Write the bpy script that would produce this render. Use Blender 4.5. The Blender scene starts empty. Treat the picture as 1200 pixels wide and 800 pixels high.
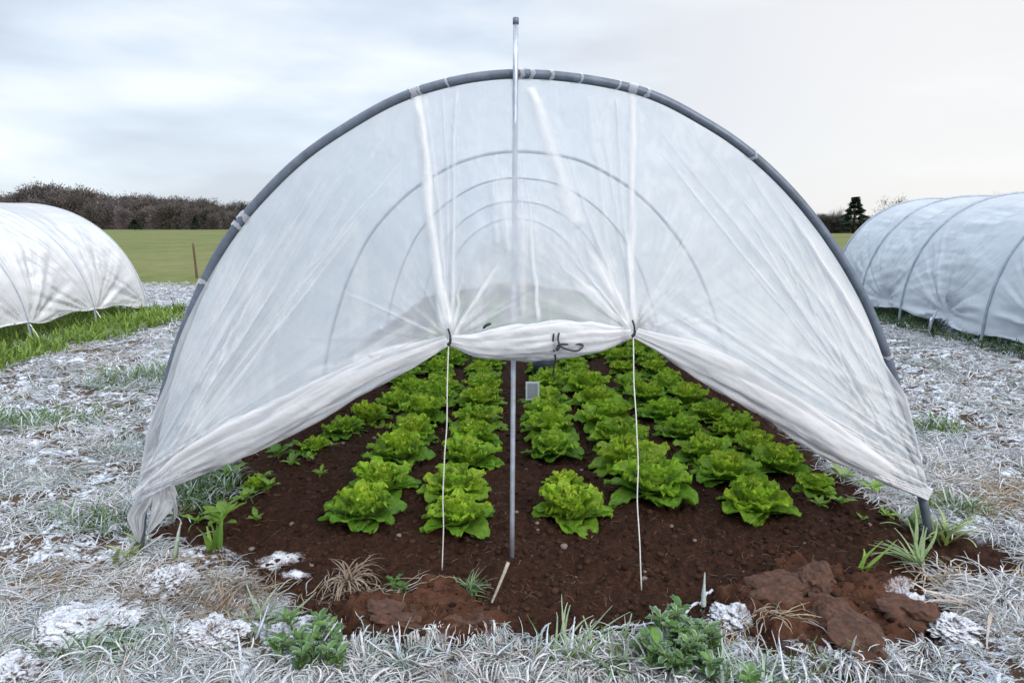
import bpy, math, numpy as np
from mathutils import Vector
R = math.radians
rng = np.random.default_rng(11)
scene = bpy.context.scene
COL = scene.collection

# ------------------------------------------------------------------ camera model
H, F, PITCH = 1.20, 770.0, math.atan(135 / 770.0)
cF = np.array([0, math.cos(PITCH), -math.sin(PITCH)])
cU = np.array([0, math.sin(PITCH), math.cos(PITCH)])
cR = np.array([1.0, 0, 0])
C0 = np.array([0, 0, H])

def ray(px, py):
    px = np.asarray(px, float); py = np.asarray(py, float)
    return cF + ((px - 600) / F)[..., None] * cR - ((py - 400) / F)[..., None] * cU

def ground(px, py, z=0.0):
    d = ray(px, py)
    return C0 + d * ((z - H) / d[..., 2])[..., None]

def atY(px, py, Y):
    d = ray(px, py)
    return C0 + d * (Y / d[..., 1])[..., None]

# ------------------------------------------------------------------ noise
def _h(ix, iy, seed):
    n = (ix.astype(np.int64) * 374761393 + iy.astype(np.int64) * 668265263 + seed * 974634777) & 0xFFFFFFFF
    n = ((n ^ (n >> 13)) * 1274126177) & 0xFFFFFFFF
    n = (n ^ (n >> 16)) & 0xFFFFFF
    return n / float(0xFFFFFF)

def vnoise(x, y, seed=0):
    x = np.asarray(x, float); y = np.asarray(y, float)
    ix, iy = np.floor(x), np.floor(y)
    fx, fy = x - ix, y - iy
    fx = fx * fx * (3 - 2 * fx); fy = fy * fy * (3 - 2 * fy)
    a = _h(ix, iy, seed); b = _h(ix + 1, iy, seed); c = _h(ix, iy + 1, seed); d = _h(ix + 1, iy + 1, seed)
    return (a + (b - a) * fx) * (1 - fy) + (c + (d - c) * fx) * fy

def fbm(x, y, seed=0, o=4):
    s = 0; a = 0.5; t = 0
    for i in range(o):
        s = s + a * vnoise(x * 2 ** i + 17.3 * i, y * 2 ** i - 9.1 * i, seed + i); t += a; a *= 0.5
    return s / t            # 0..1

def sstep(a, b, x):
    t = np.clip((x - a) / (b - a), 0, 1)
    return t * t * (3 - 2 * t)

# ------------------------------------------------------------------ mesh helpers
def mesh(name, V, Fc, mats, col=None, smooth=True, attrs=None, uv=None):
    V = np.asarray(V, np.float32).reshape(-1, 3)
    m = bpy.data.meshes.new(name)
    if isinstance(Fc, np.ndarray):
        Fc = [Fc]
    m.vertices.add(len(V)); m.vertices.foreach_set('co', V.ravel())
    idx = np.concatenate([f.ravel() for f in Fc]).astype(np.int32)
    cnt = np.concatenate([np.full(len(f), f.shape[1]) for f in Fc]).astype(np.int32)
    st = np.concatenate([[0], np.cumsum(cnt)[:-1]]).astype(np.int32)
    m.loops.add(len(idx)); m.loops.foreach_set('vertex_index', idx)
    m.polygons.add(len(cnt)); m.polygons.foreach_set('loop_start', st)
    m.polygons.foreach_set('loop_total', cnt)
    m.polygons.foreach_set('use_smooth', np.full(len(cnt), smooth))
    m.update(calc_edges=True)
    m.validate()
    if col is not None:
        c = np.ones((len(V), 4), np.float32); c[:, :3] = col
        at = m.attributes.new('Col', 'FLOAT_COLOR', 'POINT'); at.data.foreach_set('color', c.ravel())
    for k, v in (attrs or {}).items():
        at = m.attributes.new(k, 'FLOAT', 'POINT'); at.data.foreach_set('value', np.asarray(v, np.float32).ravel())
    for mt in (mats if isinstance(mats, (list, tuple)) else [mats]):
        m.materials.append(mt)
    return m

def link(name, m, parent=None):
    o = bpy.data.objects.new(name, m); COL.objects.link(o)
    if parent is not None: o.parent = parent
    return o

def tag(o, label=None, cat=None, group=None, kind=None):
    if label: o['label'] = label
    if cat: o['category'] = cat
    if group: o['group'] = group
    if kind: o['kind'] = kind
    return o

def thing(name, label, cat, loc=(0, 0, 0), rz=0.0, group=None):
    o = bpy.data.objects.new(name, None); COL.objects.link(o)
    o.empty_display_size = 0.05
    o.location = loc; o.rotation_euler = (0, 0, rz)
    return tag(o, label, cat, group)

def dup(root, loc, rz, sc, label, group):
    r = root.copy(); COL.objects.link(r)
    r.location = loc; r.rotation_euler = (0, 0, rz); r.scale = (sc[0], sc[1], sc[2])
    tag(r, label, None, group)
    for ch in root.children:
        c = ch.copy(); COL.objects.link(c); c.parent = r
    return r

def grid_faces(nu, nv, closed_u=False):
    """verts indexed [iv*nu+iu]"""
    iu = np.arange(nu if closed_u else nu - 1); iv = np.arange(nv - 1)
    a, b = np.meshgrid(iu, iv)
    a = a.ravel(); b = b.ravel(); a2 = (a + 1) % nu
    return np.stack([b * nu + a, b * nu + a2, (b + 1) * nu + a2, (b + 1) * nu + a], 1)

class MB:
    def __init__(s): s.V = []; s.F = {3: [], 4: []}; s.C = []; s.n = 0
    def add(s, V, Fs, col=None):
        V = np.asarray(V, float).reshape(-1, 3)
        for f in (Fs if isinstance(Fs, list) else [Fs]):
            s.F[f.shape[1]].append(f + s.n)
        s.V.append(V)
        c = np.ones((len(V), 3)) if col is None else np.broadcast_to(np.asarray(col, float), (len(V), 3))
        s.C.append(c); s.n += len(V)
    def mesh(s, name, mats, smooth=True):
        Fs = [np.concatenate(v) for v in s.F.values() if v]
        return mesh(name, np.concatenate(s.V), Fs, mats, np.concatenate(s.C), smooth)
    def build(s, name, mats, parent=None, smooth=True):
        return link(name, s.mesh(name, mats, smooth), parent)

def spline(P, n):
    """arc-length resampled Catmull-Rom through P (any dimension)"""
    P = np.asarray(P, float)
    Q = np.vstack([2 * P[0] - P[1], P, 2 * P[-1] - P[-2]])
    out = []
    t = np.linspace(0, 1, 24, endpoint=False)[:, None]
    for i in range(len(P) - 1):
        a, b, c, d = Q[i:i + 4]
        out.append(0.5 * (2 * b + (c - a) * t + (2 * a - 5 * b + 4 * c - d) * t ** 2 + (3 * b - a - 3 * c + d) * t ** 3))
    out.append(P[-1:])
    out = np.concatenate(out)
    s = np.concatenate([[0], np.cumsum(np.linalg.norm(np.diff(out, axis=0), axis=1))])
    u = np.linspace(0, s[-1], n)
    return np.stack([np.interp(u, s, out[:, k]) for k in range(P.shape[1])], 1)

def tube(P, r, sides=10, cap=True, squash=None):
    P = np.asarray(P, float); n = len(P)
    r = np.broadcast_to(np.asarray(r, float), (n,))
    T = np.gradient(P, axis=0); T /= np.linalg.norm(T, axis=1)[:, None] + 1e-9
    ref = np.array([0, 1.0, 0]) if abs(T[:, 1]).mean() < 0.8 else np.array([0, 0, 1.0])
    A = np.cross(T, ref); A /= np.linalg.norm(A, axis=1)[:, None] + 1e-9
    B = np.cross(T, A)
    a = np.linspace(0, 2 * math.pi, sides, endpoint=False)
    V = P[:, None] + r[:, None, None] * (np.cos(a)[None, :, None] * A[:, None] + np.sin(a)[None, :, None] * B[:, None])
    Fs = [grid_faces(sides, n, True)]
    V = V.reshape(-1, 3)
    if cap:
        V = np.vstack([V, P[0], P[-1]])
        k = np.arange(sides); k2 = (k + 1) % sides
        Fs.append(np.stack([np.full(sides, n * sides), k2, k], 1))
        Fs.append(np.stack([np.full(sides, n * sides + 1), (n - 1) * sides + k, (n - 1) * sides + k2], 1))
    return V, Fs

# ------------------------------------------------------------------ materials
def newmat(name):
    m = bpy.data.materials.new(name); m.use_nodes = True
    nt = m.node_tree; nt.nodes.clear()
    out = nt.nodes.new('ShaderNodeOutputMaterial')
    return m, nt, out

def N(nt, t, **kw):
    n = nt.nodes.new(t)
    for k, v in kw.items():
        if k in n.inputs.keys(): n.inputs[k].default_value = v
        else: setattr(n, k, v)
    return n

def noise_node(nt, scale, detail=4, rough=0.6, coord='Object', vec=None):
    if vec is None:
        tc = N(nt, 'ShaderNodeTexCoord'); vec = tc.outputs[coord]
    n = N(nt, 'ShaderNodeTexNoise'); n.inputs['Scale'].default_value = scale
    n.inputs['Detail'].default_value = detail; n.inputs['Roughness'].default_value = rough
    nt.links.new(vec, n.inputs['Vector'])
    return n

def ramp(nt, src, stops):
    r = N(nt, 'ShaderNodeValToRGB'); e = r.color_ramp.elements
    while len(e) < len(stops): e.new(0.5)
    for k, (p, c) in enumerate(stops):
        e[k].position = p; e[k].color = (c, c, c, 1) if np.isscalar(c) else (*c, 1)
    nt.links.new(src, r.inputs[0])
    return r.outputs[0]

def mixc(nt, fac, a, b, mode='MIX'):
    m = N(nt, 'ShaderNodeMix', data_type='RGBA', blend_type=mode)
    for s, v in ((m.inputs[0], fac), (m.inputs[6], a), (m.inputs[7], b)):
        if hasattr(v, 'links') or hasattr(v, 'is_linked'): nt.links.new(v, s)
        elif np.isscalar(v): s.default_value = v
        else: s.default_value = (*v, 1)
    return m.outputs[2]

def math_n(nt, op, a, b=0.0, clamp=False):
    m = N(nt, 'ShaderNodeMath', operation=op); m.use_clamp = clamp
    for s, v in ((m.inputs[0], a), (m.inputs[1], b)):
        if hasattr(v, 'is_linked'): nt.links.new(v, s)
        else: s.default_value = v
    return m.outputs[0]

def attr(nt, name, out='Fac'):
    a = N(nt, 'ShaderNodeAttribute', attribute_name=name)
    return a.outputs[out]

def simple(name, base, rough=0.6, metal=0.0, var=0.25, scale=30, bump=0.0):
    m, nt, out = newmat(name)
    p = N(nt, 'ShaderNodeBsdfPrincipled'); p.inputs['Roughness'].default_value = rough; p.inputs['Metallic'].default_value = metal
    n = noise_node(nt, scale)
    b = np.array(base)
    c = ramp(nt, n.outputs['Fac'], [(0.3, tuple(b * (1 - var))), (0.7, tuple(b * (1 + var)))])
    nt.links.new(c, p.inputs['Base Color'])
    if bump:
        bp = N(nt, 'ShaderNodeBump'); bp.inputs['Strength'].default_value = bump; bp.inputs['Distance'].default_value = 0.01
        nt.links.new(n.outputs['Fac'], bp.inputs['Height']); nt.links.new(bp.outputs[0], p.inputs['Normal'])
    nt.links.new(p.outputs[0], out.inputs[0])
    return m

def leafmat(name, trans=0.35, rough=0.45, noise_scale=60, bump=0.25, spec=0.4, vary=None):
    """colour from the 'Col' attribute, thin and partly translucent"""
    m, nt, out = newmat(name)
    c = attr(nt, 'Col', 'Color')
    n = noise_node(nt, noise_scale)
    v = ramp(nt, n.outputs['Fac'], [(0.3, 0.72), (0.7, 1.2)])
    c2 = mixc(nt, 1.0, c, v, 'MULTIPLY')
    if vary:
        oi = N(nt, 'ShaderNodeObjectInfo')
        c2 = mixc(nt, 1.0, c2, ramp(nt, oi.outputs['Random'], vary), 'MULTIPLY')
    p = N(nt, 'ShaderNodeBsdfPrincipled'); p.inputs['Roughness'].default_value = rough
    p.inputs['Specular IOR Level'].default_value = spec
    nt.links.new(c2, p.inputs['Base Color'])
    bp = N(nt, 'ShaderNodeBump'); bp.inputs['Strength'].default_value = bump; bp.inputs['Distance'].default_value = 0.006
    nt.links.new(n.outputs['Fac'], bp.inputs['Height']); nt.links.new(bp.outputs[0], p.inputs['Normal'])
    t = N(nt, 'ShaderNodeBsdfTranslucent'); nt.links.new(c2, t.inputs['Color'])
    mx = N(nt, 'ShaderNodeMixShader'); mx.inputs[0].default_value = trans
    nt.links.new(p.outputs[0], mx.inputs[1]); nt.links.new(t.outputs[0], mx.inputs[2])
    nt.links.new(mx.outputs[0], out.inputs[0])
    return m

def filmmat(name, opac, tint=(0.86, 0.89, 0.92), transl=0.55, attr_gain=0.5, edge=0.35, bump=0.3, bscale=14, stretch=(1, 1, 1), dirt=0.0, white=0.0, gloss=.2):
    """polythene: part clear, part milky (scattering both ways), denser edge-on and where layers double up"""
    m, nt, out = newmat(name)
    d = N(nt, 'ShaderNodeBsdfDiffuse'); t = N(nt, 'ShaderNodeBsdfTranslucent')
    g = N(nt, 'ShaderNodeBsdfGlossy'); g.inputs['Roughness'].default_value = 0.26
    tr = N(nt, 'ShaderNodeBsdfTransparent'); tr.inputs['Color'].default_value = (0.97, 0.985, 1, 1)
    tc = N(nt, 'ShaderNodeTexCoord'); mp = N(nt, 'ShaderNodeMapping'); mp.inputs['Scale'].default_value = stretch
    nt.links.new(tc.outputs['Object'], mp.inputs['Vector'])
    n = noise_node(nt, bscale, 5, 0.62, vec=mp.outputs[0])
    n2 = noise_node(nt, 3.2, 4, 0.6, vec=tc.outputs['Object'])
    cc = ramp(nt, n2.outputs['Fac'], [(0.3, tuple(np.array(tint) * (0.93 - dirt))), (0.7, tint)])
    dcl = math_n(nt, 'MULTIPLY', attr(nt, 'dens'), white, True)
    cc = mixc(nt, dcl, cc, (0.93, 0.93, 0.945))
    for s in (d, t): nt.links.new(cc, s.inputs['Color'])
    bp = N(nt, 'ShaderNodeBump'); bp.inputs['Strength'].default_value = bump; bp.inputs['Distance'].default_value = 0.012
    nt.links.new(n.outputs['Fac'], bp.inputs['Height'])
    for s in (d, t, g): nt.links.new(bp.outputs[0], s.inputs['Normal'])
    m1 = N(nt, 'ShaderNodeMixShader'); m1.inputs[0].default_value = transl
    nt.links.new(d.outputs[0], m1.inputs[1]); nt.links.new(t.outputs[0], m1.inputs[2])
    lw = N(nt, 'ShaderNodeLayerWeight'); lw.inputs['Blend'].default_value = 0.35
    o = math_n(nt, 'MULTIPLY', lw.outputs['Facing'], edge)
    o = math_n(nt, 'ADD', o, opac)
    a = math_n(nt, 'MULTIPLY', attr(nt, 'dens'), attr_gain)
    o = math_n(nt, 'ADD', o, a)
    sp = ramp(nt, n2.outputs['Fac'], [(0.3, 0.0), (0.75, 0.10)])
    o = math_n(nt, 'ADD', o, sp)
    o = math_n(nt, 'MINIMUM', o, 0.985, True)
    m2 = N(nt, 'ShaderNodeMixShader'); nt.links.new(o, m2.inputs[0])
    nt.links.new(tr.outputs[0], m2.inputs[1]); nt.links.new(m1.outputs[0], m2.inputs[2])
    fr = N(nt, 'ShaderNodeFresnel'); fr.inputs['IOR'].default_value = 1.35
    fr2 = math_n(nt, 'MULTIPLY', fr.outputs[0], gloss)
    m3 = N(nt, 'ShaderNodeMixShader'); nt.links.new(fr2, m3.inputs[0])
    nt.links.new(m2.outputs[0], m3.inputs[1]); nt.links.new(g.outputs[0], m3.inputs[2])
    nt.links.new(m3.outputs[0], out.inputs[0])
    return m

M = {}
M['pipe'] = simple('grey_pipe', (0.10, 0.125, 0.165), 0.45, 0.3, 0.3, 18)
M['rib'] = simple('side_rib', (0.26, 0.31, 0.37), 0.45, 0.3, 0.2, 18)
M['pole'] = simple('galvanised_pole', (0.42, 0.46, 0.54), 0.38, 0.55, 0.22, 25)
M['black'] = simple('black_cord', (0.012, 0.013, 0.02), 0.5)
M['twine'] = simple('white_twine', (0.62, 0.62, 0.6), 0.8, 0, 0.2, 120)
M['film_main'] = filmmat('clear_polythene', 0.44, tint=(0.69, 0.735, 0.80), attr_gain=0.6, bump=0.15, bscale=9, white=1.0)
M['film_cover'] = filmmat('cover_polythene', 0.66, tint=(0.84, 0.89, 0.95), attr_gain=0.5, bump=0.3, bscale=6, stretch=(1, 0.5, 1))
M['film_hem'] = filmmat('rolled_polythene', 0.8, tint=(0.63, 0.65, 0.685), transl=0.4, bump=0.6, bscale=14, dirt=0.07, attr_gain=.25, white=.9)
M['film_back'] = filmmat('end_polythene', 0.8, tint=(0.9, 0.92, 0.95), transl=0.7, bump=0.3, bscale=8)
M['film_left'] = filmmat('milky_polythene', 0.74, tint=(0.72, 0.72, 0.74), transl=0.4, gloss=.5, bump=0.4, bscale=5, stretch=(1, 0.4, 1))
M['film_right'] = filmmat('bluish_polythene', 0.8, tint=(0.62, 0.68, 0.745), transl=0.35, gloss=.5, bump=0.4, bscale=5, stretch=(1, 0.4, 1))
M['lettuce'] = leafmat('lettuce_leaf', 0.42, 0.45, 70, 0.5, .35, [(0, (.78, .84, .9)), (.35, (1.0, 1.0, 1.0)), (.7, (1.18, 1.04, .9)), (1, (.86, .95, .8))])
M['weed'] = leafmat('weed_leaf', 0.3, 0.5, 90, 0.2)
M['grass'] = leafmat('grass_blade', 0.25, 0.55, 120, 0.2)
M['frost'] = leafmat('frosted_blade', 0.15, 0.75, 260, 0.9, 0.25)
M['twig'] = leafmat('tree_twig', 0.0, 0.9, 2, 0, 0.1, [(0, (.65, .63, .66)), (.3, (1.0, .94, .94)), (.6, (.75, .78, .68)), (1, (1.25, 1.2, 1.24))])
M['bark'] = simple('bark', (0.055, 0.045, 0.04), 0.9, 0, 0.3, 6)
M['wood'] = simple('weathered_wood', (0.10, 0.065, 0.04), 0.9, 0, 0.3, 20)
M['plastic'] = simple('white_plastic', (0.62, 0.66, 0.68), 0.4, 0, 0.08, 10)
M['greyplate'] = simple('grey_printed_card', (0.30, 0.33, 0.36), 0.5, 0, 0.12, 30)
M['bucket'] = simple('dark_blue_plastic', (0.02, 0.03, 0.06), 0.45, 0, 0.2, 10)

# frosted lump (clod under rime)
def frostmat():
    m, nt, out = newmat('rime_on_earth')
    n1 = noise_node(nt, 45, 5, 0.7); n2 = noise_node(nt, 220, 3, 0.7)
    s = math_n(nt, 'ADD', math_n(nt, 'MULTIPLY', n1.outputs['Fac'], 0.6), math_n(nt, 'MULTIPLY', n2.outputs['Fac'], 0.4))
    geo = N(nt, 'ShaderNodeNewGeometry'); sx = N(nt, 'ShaderNodeSeparateXYZ'); nt.links.new(geo.outputs['Normal'], sx.inputs[0])
    s = math_n(nt, 'ADD', s, math_n(nt, 'MULTIPLY', sx.outputs['Z'], 0.16))
    c = ramp(nt, s, [(0.47, (0.07, 0.05, 0.04)), (0.55, (0.25, 0.24, 0.25)), (0.63, (0.5, 0.53, 0.59)), (0.75, (0.74, 0.78, 0.85))])
    p = N(nt, 'ShaderNodeBsdfPrincipled'); p.inputs['Roughness'].default_value = 0.75
    nt.links.new(c, p.inputs['Base Color'])
    bp = N(nt, 'ShaderNodeBump'); bp.inputs['Strength'].default_value = 1; bp.inputs['Distance'].default_value = 0.012
    nt.links.new(s, bp.inputs['Height']); nt.links.new(bp.outputs[0], p.inputs['Normal'])
    nt.links.new(p.outputs[0], out.inputs[0])
    return m
M['rime'] = frostmat()

# ------------------------------------------------------------------ ground
bed_px = [(150, 636), (215, 640), (262, 650), (300, 684), (350, 716), (400, 742), (470, 757), (560, 766), (640, 758), (720, 742),
          (790, 732), (850, 732), (900, 768), (1000, 786), (1085, 780), (1118, 716), (1104, 668), (1200, 672), (1200, 640), (1092, 622)]
bp2 = [ground(*p)[:2] for p in bed_px] + [np.array([1.62, 14.0]), np.array([-1.62, 14.0])]
bp2 = np.array(bp2)

def poly_sd(x, y, P):
    """signed distance, positive inside"""
    x = np.asarray(x, float); y = np.asarray(y, float)
    d = np.full(x.shape, 1e9); ins = np.zeros(x.shape, bool)
    for i in range(len(P)):
        ax, ay = P[i]; bx, by = P[(i + 1) % len(P)]
        ex, ey = bx - ax, by - ay
        t = np.clip(((x - ax) * ex + (y - ay) * ey) / (ex * ex + ey * ey + 1e-12), 0, 1)
        d = np.minimum(d, np.hypot(x - ax - t * ex, y - ay - t * ey))
        c = ((ay > y) != (by > y))
        with np.errstate(divide='ignore', invalid='ignore'):
            xi = ax + (y - ay) / (by - ay if by != ay else 1e-9) * ex
        ins ^= c & (x < xi)
    return np.where(ins, d, -d)

def bedmask(x, y):
    sd = poly_sd(x, y, bp2)
    return sstep(-0.04, 0.06, sd + (fbm(x * 7, y * 7, 5) - 0.5) * 0.16)

def gp(*pts): return np.array([ground(*p)[:2] for p in pts])
clayA = gp((838, 692), (905, 672), (935, 656), (1000, 672), (1060, 684), (1085, 720), (1098, 780), (1010, 788), (930, 772), (890, 738), (862, 706))
clayB = gp((395, 700), (450, 688), (520, 678), (562, 694), (600, 728), (596, 758), (500, 758), (410, 746))
frost_spots = [(332, 648, 0.09, 0.035), (345, 668, 0.06, 0.02), (315, 655, 0.05, 0.03), (1075, 700, 0.10, 0.05), (200, 672, .1, .06)]
fs = [(ground(a, b)[0], ground(a, b)[1], c, d) for a, b, c, d in frost_spots]

def claymask(x, y):
    j = (fbm(x * 11, y * 11, 33, 5) - 0.5) * 0.15
    return np.maximum(sstep(-0.006, 0.012, poly_sd(x, y, clayA) + j), sstep(-0.01, 0.03, poly_sd(x, y, clayB) + j))

def hgt(x, y, detail=True):
    x = np.asarray(x, float); y = np.asarray(y, float)
    near = 1 - sstep(9, 16, np.hypot(x, y))
    b = bedmask(x, y)
    tuft = (fbm(x * 3.2, y * 3.2, 1, 4) - 0.5) * 0.13 + (fbm(x * 13, y * 13, 2, 3) - 0.5) * 0.045
    soil = (fbm(x * 5, y * 5, 3, 3) - 0.5) * 0.05
    rdg = np.abs(fbm(x * 22, y * 22, 7, 3) - 0.5) * 2
    soil = soil + (fbm(x * 18, y * 18, 4, 4) - 0.5) * 0.05 + rdg * 0.022 + (fbm(x * 55, y * 55, 9, 2) - 0.5) * 0.012 - 0.025
    z = tuft * (1 - b) + soil * b
    w = (y < 3.2)
    if np.any(w):
        cm = np.zeros(x.shape); cm[w] = claymask(x[w], y[w])
        lay = (fbm(x * 5 + y * 12, y * 34 - x * 9, 41, 4) - 0.5) * 0.06 - np.clip(.06 - np.abs(fbm(x * 9, y * 14, 43, 3) - .5), 0, 1) * .35
        lay = lay + (fbm(x * 40, y * 40, 44, 3) - .5) * .028
        z = z + cm * (0.035 + lay - 0.5 * soil)
    return z * near - 0.0

def dense_axis(lo, hi, step, far, grow=1.09, both=True):
    a = list(np.arange(lo, hi + 1e-6, step))
    s = step; x = hi
    up = []
    while x < far:
        s = min(s * grow, far); x += s; up.append(x)
    dn = []
    if both:
        s = step; x = lo
        while x > -far:
            s *= grow; x -= s; dn.append(x)
    return np.array(dn[::-1] + a + up)

xs = dense_axis(-2.1, 2.1, 0.0105, 900, 1.05)
ys = np.concatenate([[-3, -1, 0, 0.8, 1.2], np.arange(1.4, 2.6, 0.0085), dense_axis(2.6, 4.6, 0.016, 1400, 1.05, False)])
gx, gy = np.meshgrid(xs, ys)
x, y = gx.ravel(), gy.ravel()
gz = hgt(x, y)
bed = bedmask(x, y)
clay = np.zeros(x.shape); w = (y < 3.2); clay[w] = claymask(x[w], y[w])
spot = np.zeros(x.shape)
for a, b, c, d in fs:
    spot = np.maximum(spot, np.exp(-((x - a) / c) ** 2 - ((y - b) / d) ** 2) * (0.5 + fbm(x * 25, y * 25, 61)))
fieldm = sstep(13.4, 14.6, y + (fbm(x * 0.5, y * 0.5, 8) - 0.5) * 2.5 + 0.05 * np.abs(x))

def groundmat():
    m, nt, out = newmat('earth_and_frost')
    tc = N(nt, 'ShaderNodeTexCoord'); ob = tc.outputs['Object']
    nA = noise_node(nt, 9, 6, 0.65, vec=ob); nB = noise_node(nt, 60, 5, 0.7, vec=ob); nC = noise_node(nt, 2.2, 4, 0.6, vec=ob)
    nD = noise_node(nt, 24, 5, 0.75, vec=ob)
    soil = ramp(nt, nB.outputs['Fac'], [(0.25, (0.006, 0.003, 0.002)), (0.5, (0.027, 0.0122, 0.0072)), (0.70, (0.062, 0.029, 0.018)), (0.82, (0.09, 0.055, 0.038))])
    soil = mixc(nt, ramp(nt, nC.outputs['Fac'], [(0.35, 0.0), (0.7, 0.7)]), soil, (0.027, 0.0115, 0.0065))
    clayc = ramp(nt, nA.outputs['Fac'], [(0.3, (0.04, 0.0175, 0.010)), (0.7, (0.098, 0.044, 0.026))])
    clayc = mixc(nt, ramp(nt, nD.outputs['Fac'], [(0.36, 0.9), (0.52, 0.0)]), clayc, (0.035, 0.014, 0.009))
    soil = mixc(nt, attr(nt, 'clay'), soil, clayc)
    # rime on the open ground, with straw and earth between
    sA = math_n(nt, 'ADD', math_n(nt, 'ADD', math_n(nt, 'MULTIPLY', nA.outputs['Fac'], 0.35), math_n(nt, 'MULTIPLY', nB.outputs['Fac'], 0.3)), math_n(nt, 'MULTIPLY', nD.outputs['Fac'], 0.35))
    straw = ramp(nt, nC.outputs['Fac'], [(0.35, (0.035, 0.02, 0.013)), (0.55, (0.08, 0.055, 0.035)), (0.7, (0.04, 0.055, 0.022))])
    fc = ramp(nt, sA, [(0.485, 0.0), (0.53, 0.6), (0.59, 1.0)])
    open_ = mixc(nt, fc, straw, (0.66, 0.74, 0.86))
    spotf = math_n(nt, 'ADD', math_n(nt, 'MULTIPLY', attr(nt, 'spot'), 0.55), math_n(nt, 'MULTIPLY', math_n(nt, 'ADD', nB.outputs['Fac'], nD.outputs['Fac']), 0.5))
    nH = noise_node(nt, 190, 3, 0.7, vec=ob)
    spotf = math_n(nt, 'ADD', spotf, math_n(nt, 'MULTIPLY', math_n(nt, 'SUBTRACT', nH.outputs['Fac'], .5), .5))
    spotf = ramp(nt, spotf, [(0.70, 0.0), (0.86, .4), (1.0, .8)])
    soil = mixc(nt, spotf, soil, (0.72, 0.75, 0.82))
    c = mixc(nt, attr(nt, 'bed'), open_, soil)
    nF = noise_node(nt, 0.12, 5, 0.65, vec=ob)
    nG = noise_node(nt, 1.3, 5, 0.7, vec=ob)
    fld = ramp(nt, nF.outputs['Fac'], [(0.3, (0.085, 0.105, 0.033)), (0.5, (0.125, 0.145, 0.046)), (0.7, (0.18, 0.165, 0.075))])
    fld = mixc(nt, 0.6, fld, ramp(nt, nG.outputs['Fac'], [(0.3, 0.55), (0.7, 1.25)]), 'MULTIPLY')
    c = mixc(nt, attr(nt, 'field'), c, fld)
    p = N(nt, 'ShaderNodeBsdfPrincipled'); p.inputs['Roughness'].default_value = 0.92; p.inputs['Specular IOR Level'].default_value = 0.12
    nt.links.new(c, p.inputs['Base Color'])
    bp = N(nt, 'ShaderNodeBump'); bp.inputs['Strength'].default_value = 0.9; bp.inputs['Distance'].default_value = 0.02
    nt.links.new(sA, bp.inputs['Height']); nt.links.new(bp.outputs[0], p.inputs['Normal'])
    nt.links.new(p.outputs[0], out.inputs[0])
    return m
gm = mesh('ground', np.stack([x, y, gz], 1), grid_faces(len(xs), len(ys)), groundmat(), attrs=dict(bed=bed, clay=clay, spot=spot, field=fieldm))
tag(link('ground', gm), 'frosty earth around a dark soil bed, running out to a green field', None, None, 'structure')

# ------------------------------------------------------------------ arch of the near tunnel
arch_px = [(163, 642), (168, 590), (177, 530), (189, 475), (215, 388), (262, 288), (330, 207), (400, 153), (490, 107), (604, 87),
           (740, 104), (832, 147), (900, 198), (960, 265), (1010, 345), (1042, 425), (1062, 500), (1078, 570), (1089, 624)]
BL, BR = ground(163, 642), ground(1089, 624)
pdir = (BR - BL)[:2]; pdir /= np.linalg.norm(pdir)
pn = np.array([pdir[1], -pdir[0], 0.0])          # towards the camera (-Y)
def onarch(px, py, off=0.0):
    d = ray(px, py)
    off = np.asarray(off, float)
    t = ((BL - C0) @ pn + off) / (d @ pn)
    return C0 + d * t[..., None]
A2 = spline(arch_px, 140)
A3 = onarch(A2[:, 0], A2[:, 1])
A3[0, 2] = A3[-1, 2] = -0.03
yc = (BL[1] + BR[1]) / 2
hoopY = [yc, 4.74, 7.2, 9.4, 11.0]
hoopS = [1.0, 1.0, 0.995, 0.9, 0.77]
endY, endS = [11.5, 12.0, 12.4, 12.7], [.70, .58, .40, .06]

tun = thing('polytunnel', 'open fronted clear plastic tunnel over lettuce rows, with a bent grey pipe arch', 'polytunnel', (0, yc, 0))
def rel(P, root): return np.asarray(P, float) - np.array(root.location)
flat = A3.copy(); flat[:, 1] = 0.0
def section(Y):
    """arch cross-section of the tunnel at depth Y"""
    s = np.interp(Y, hoopY + endY, hoopS + endS)
    k = sstep(yc, yc + 2.0, np.array(Y))
    P = flat.copy(); P[:, 0] *= .45 * s ** .5 + .55 * s if s > .7 else (.45 * .7 ** .5 + .55 * .7) * (s / .7) ** .3; P[:, 2] *= s
    P[:, 1] = (A3[:, 1] - yc) * (1 - k) + Y
    return P
for i, Y in enumerate(hoopY):
    P = section(Y) if i else A3
    b = MB(); b.add(*tube(rel(P, tun), [0.0165, 0.011, 0.009, 0.008, 0.008][i], 12)); b.build('hoop', M['rib'] if i else M['pipe'], tun)

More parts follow.
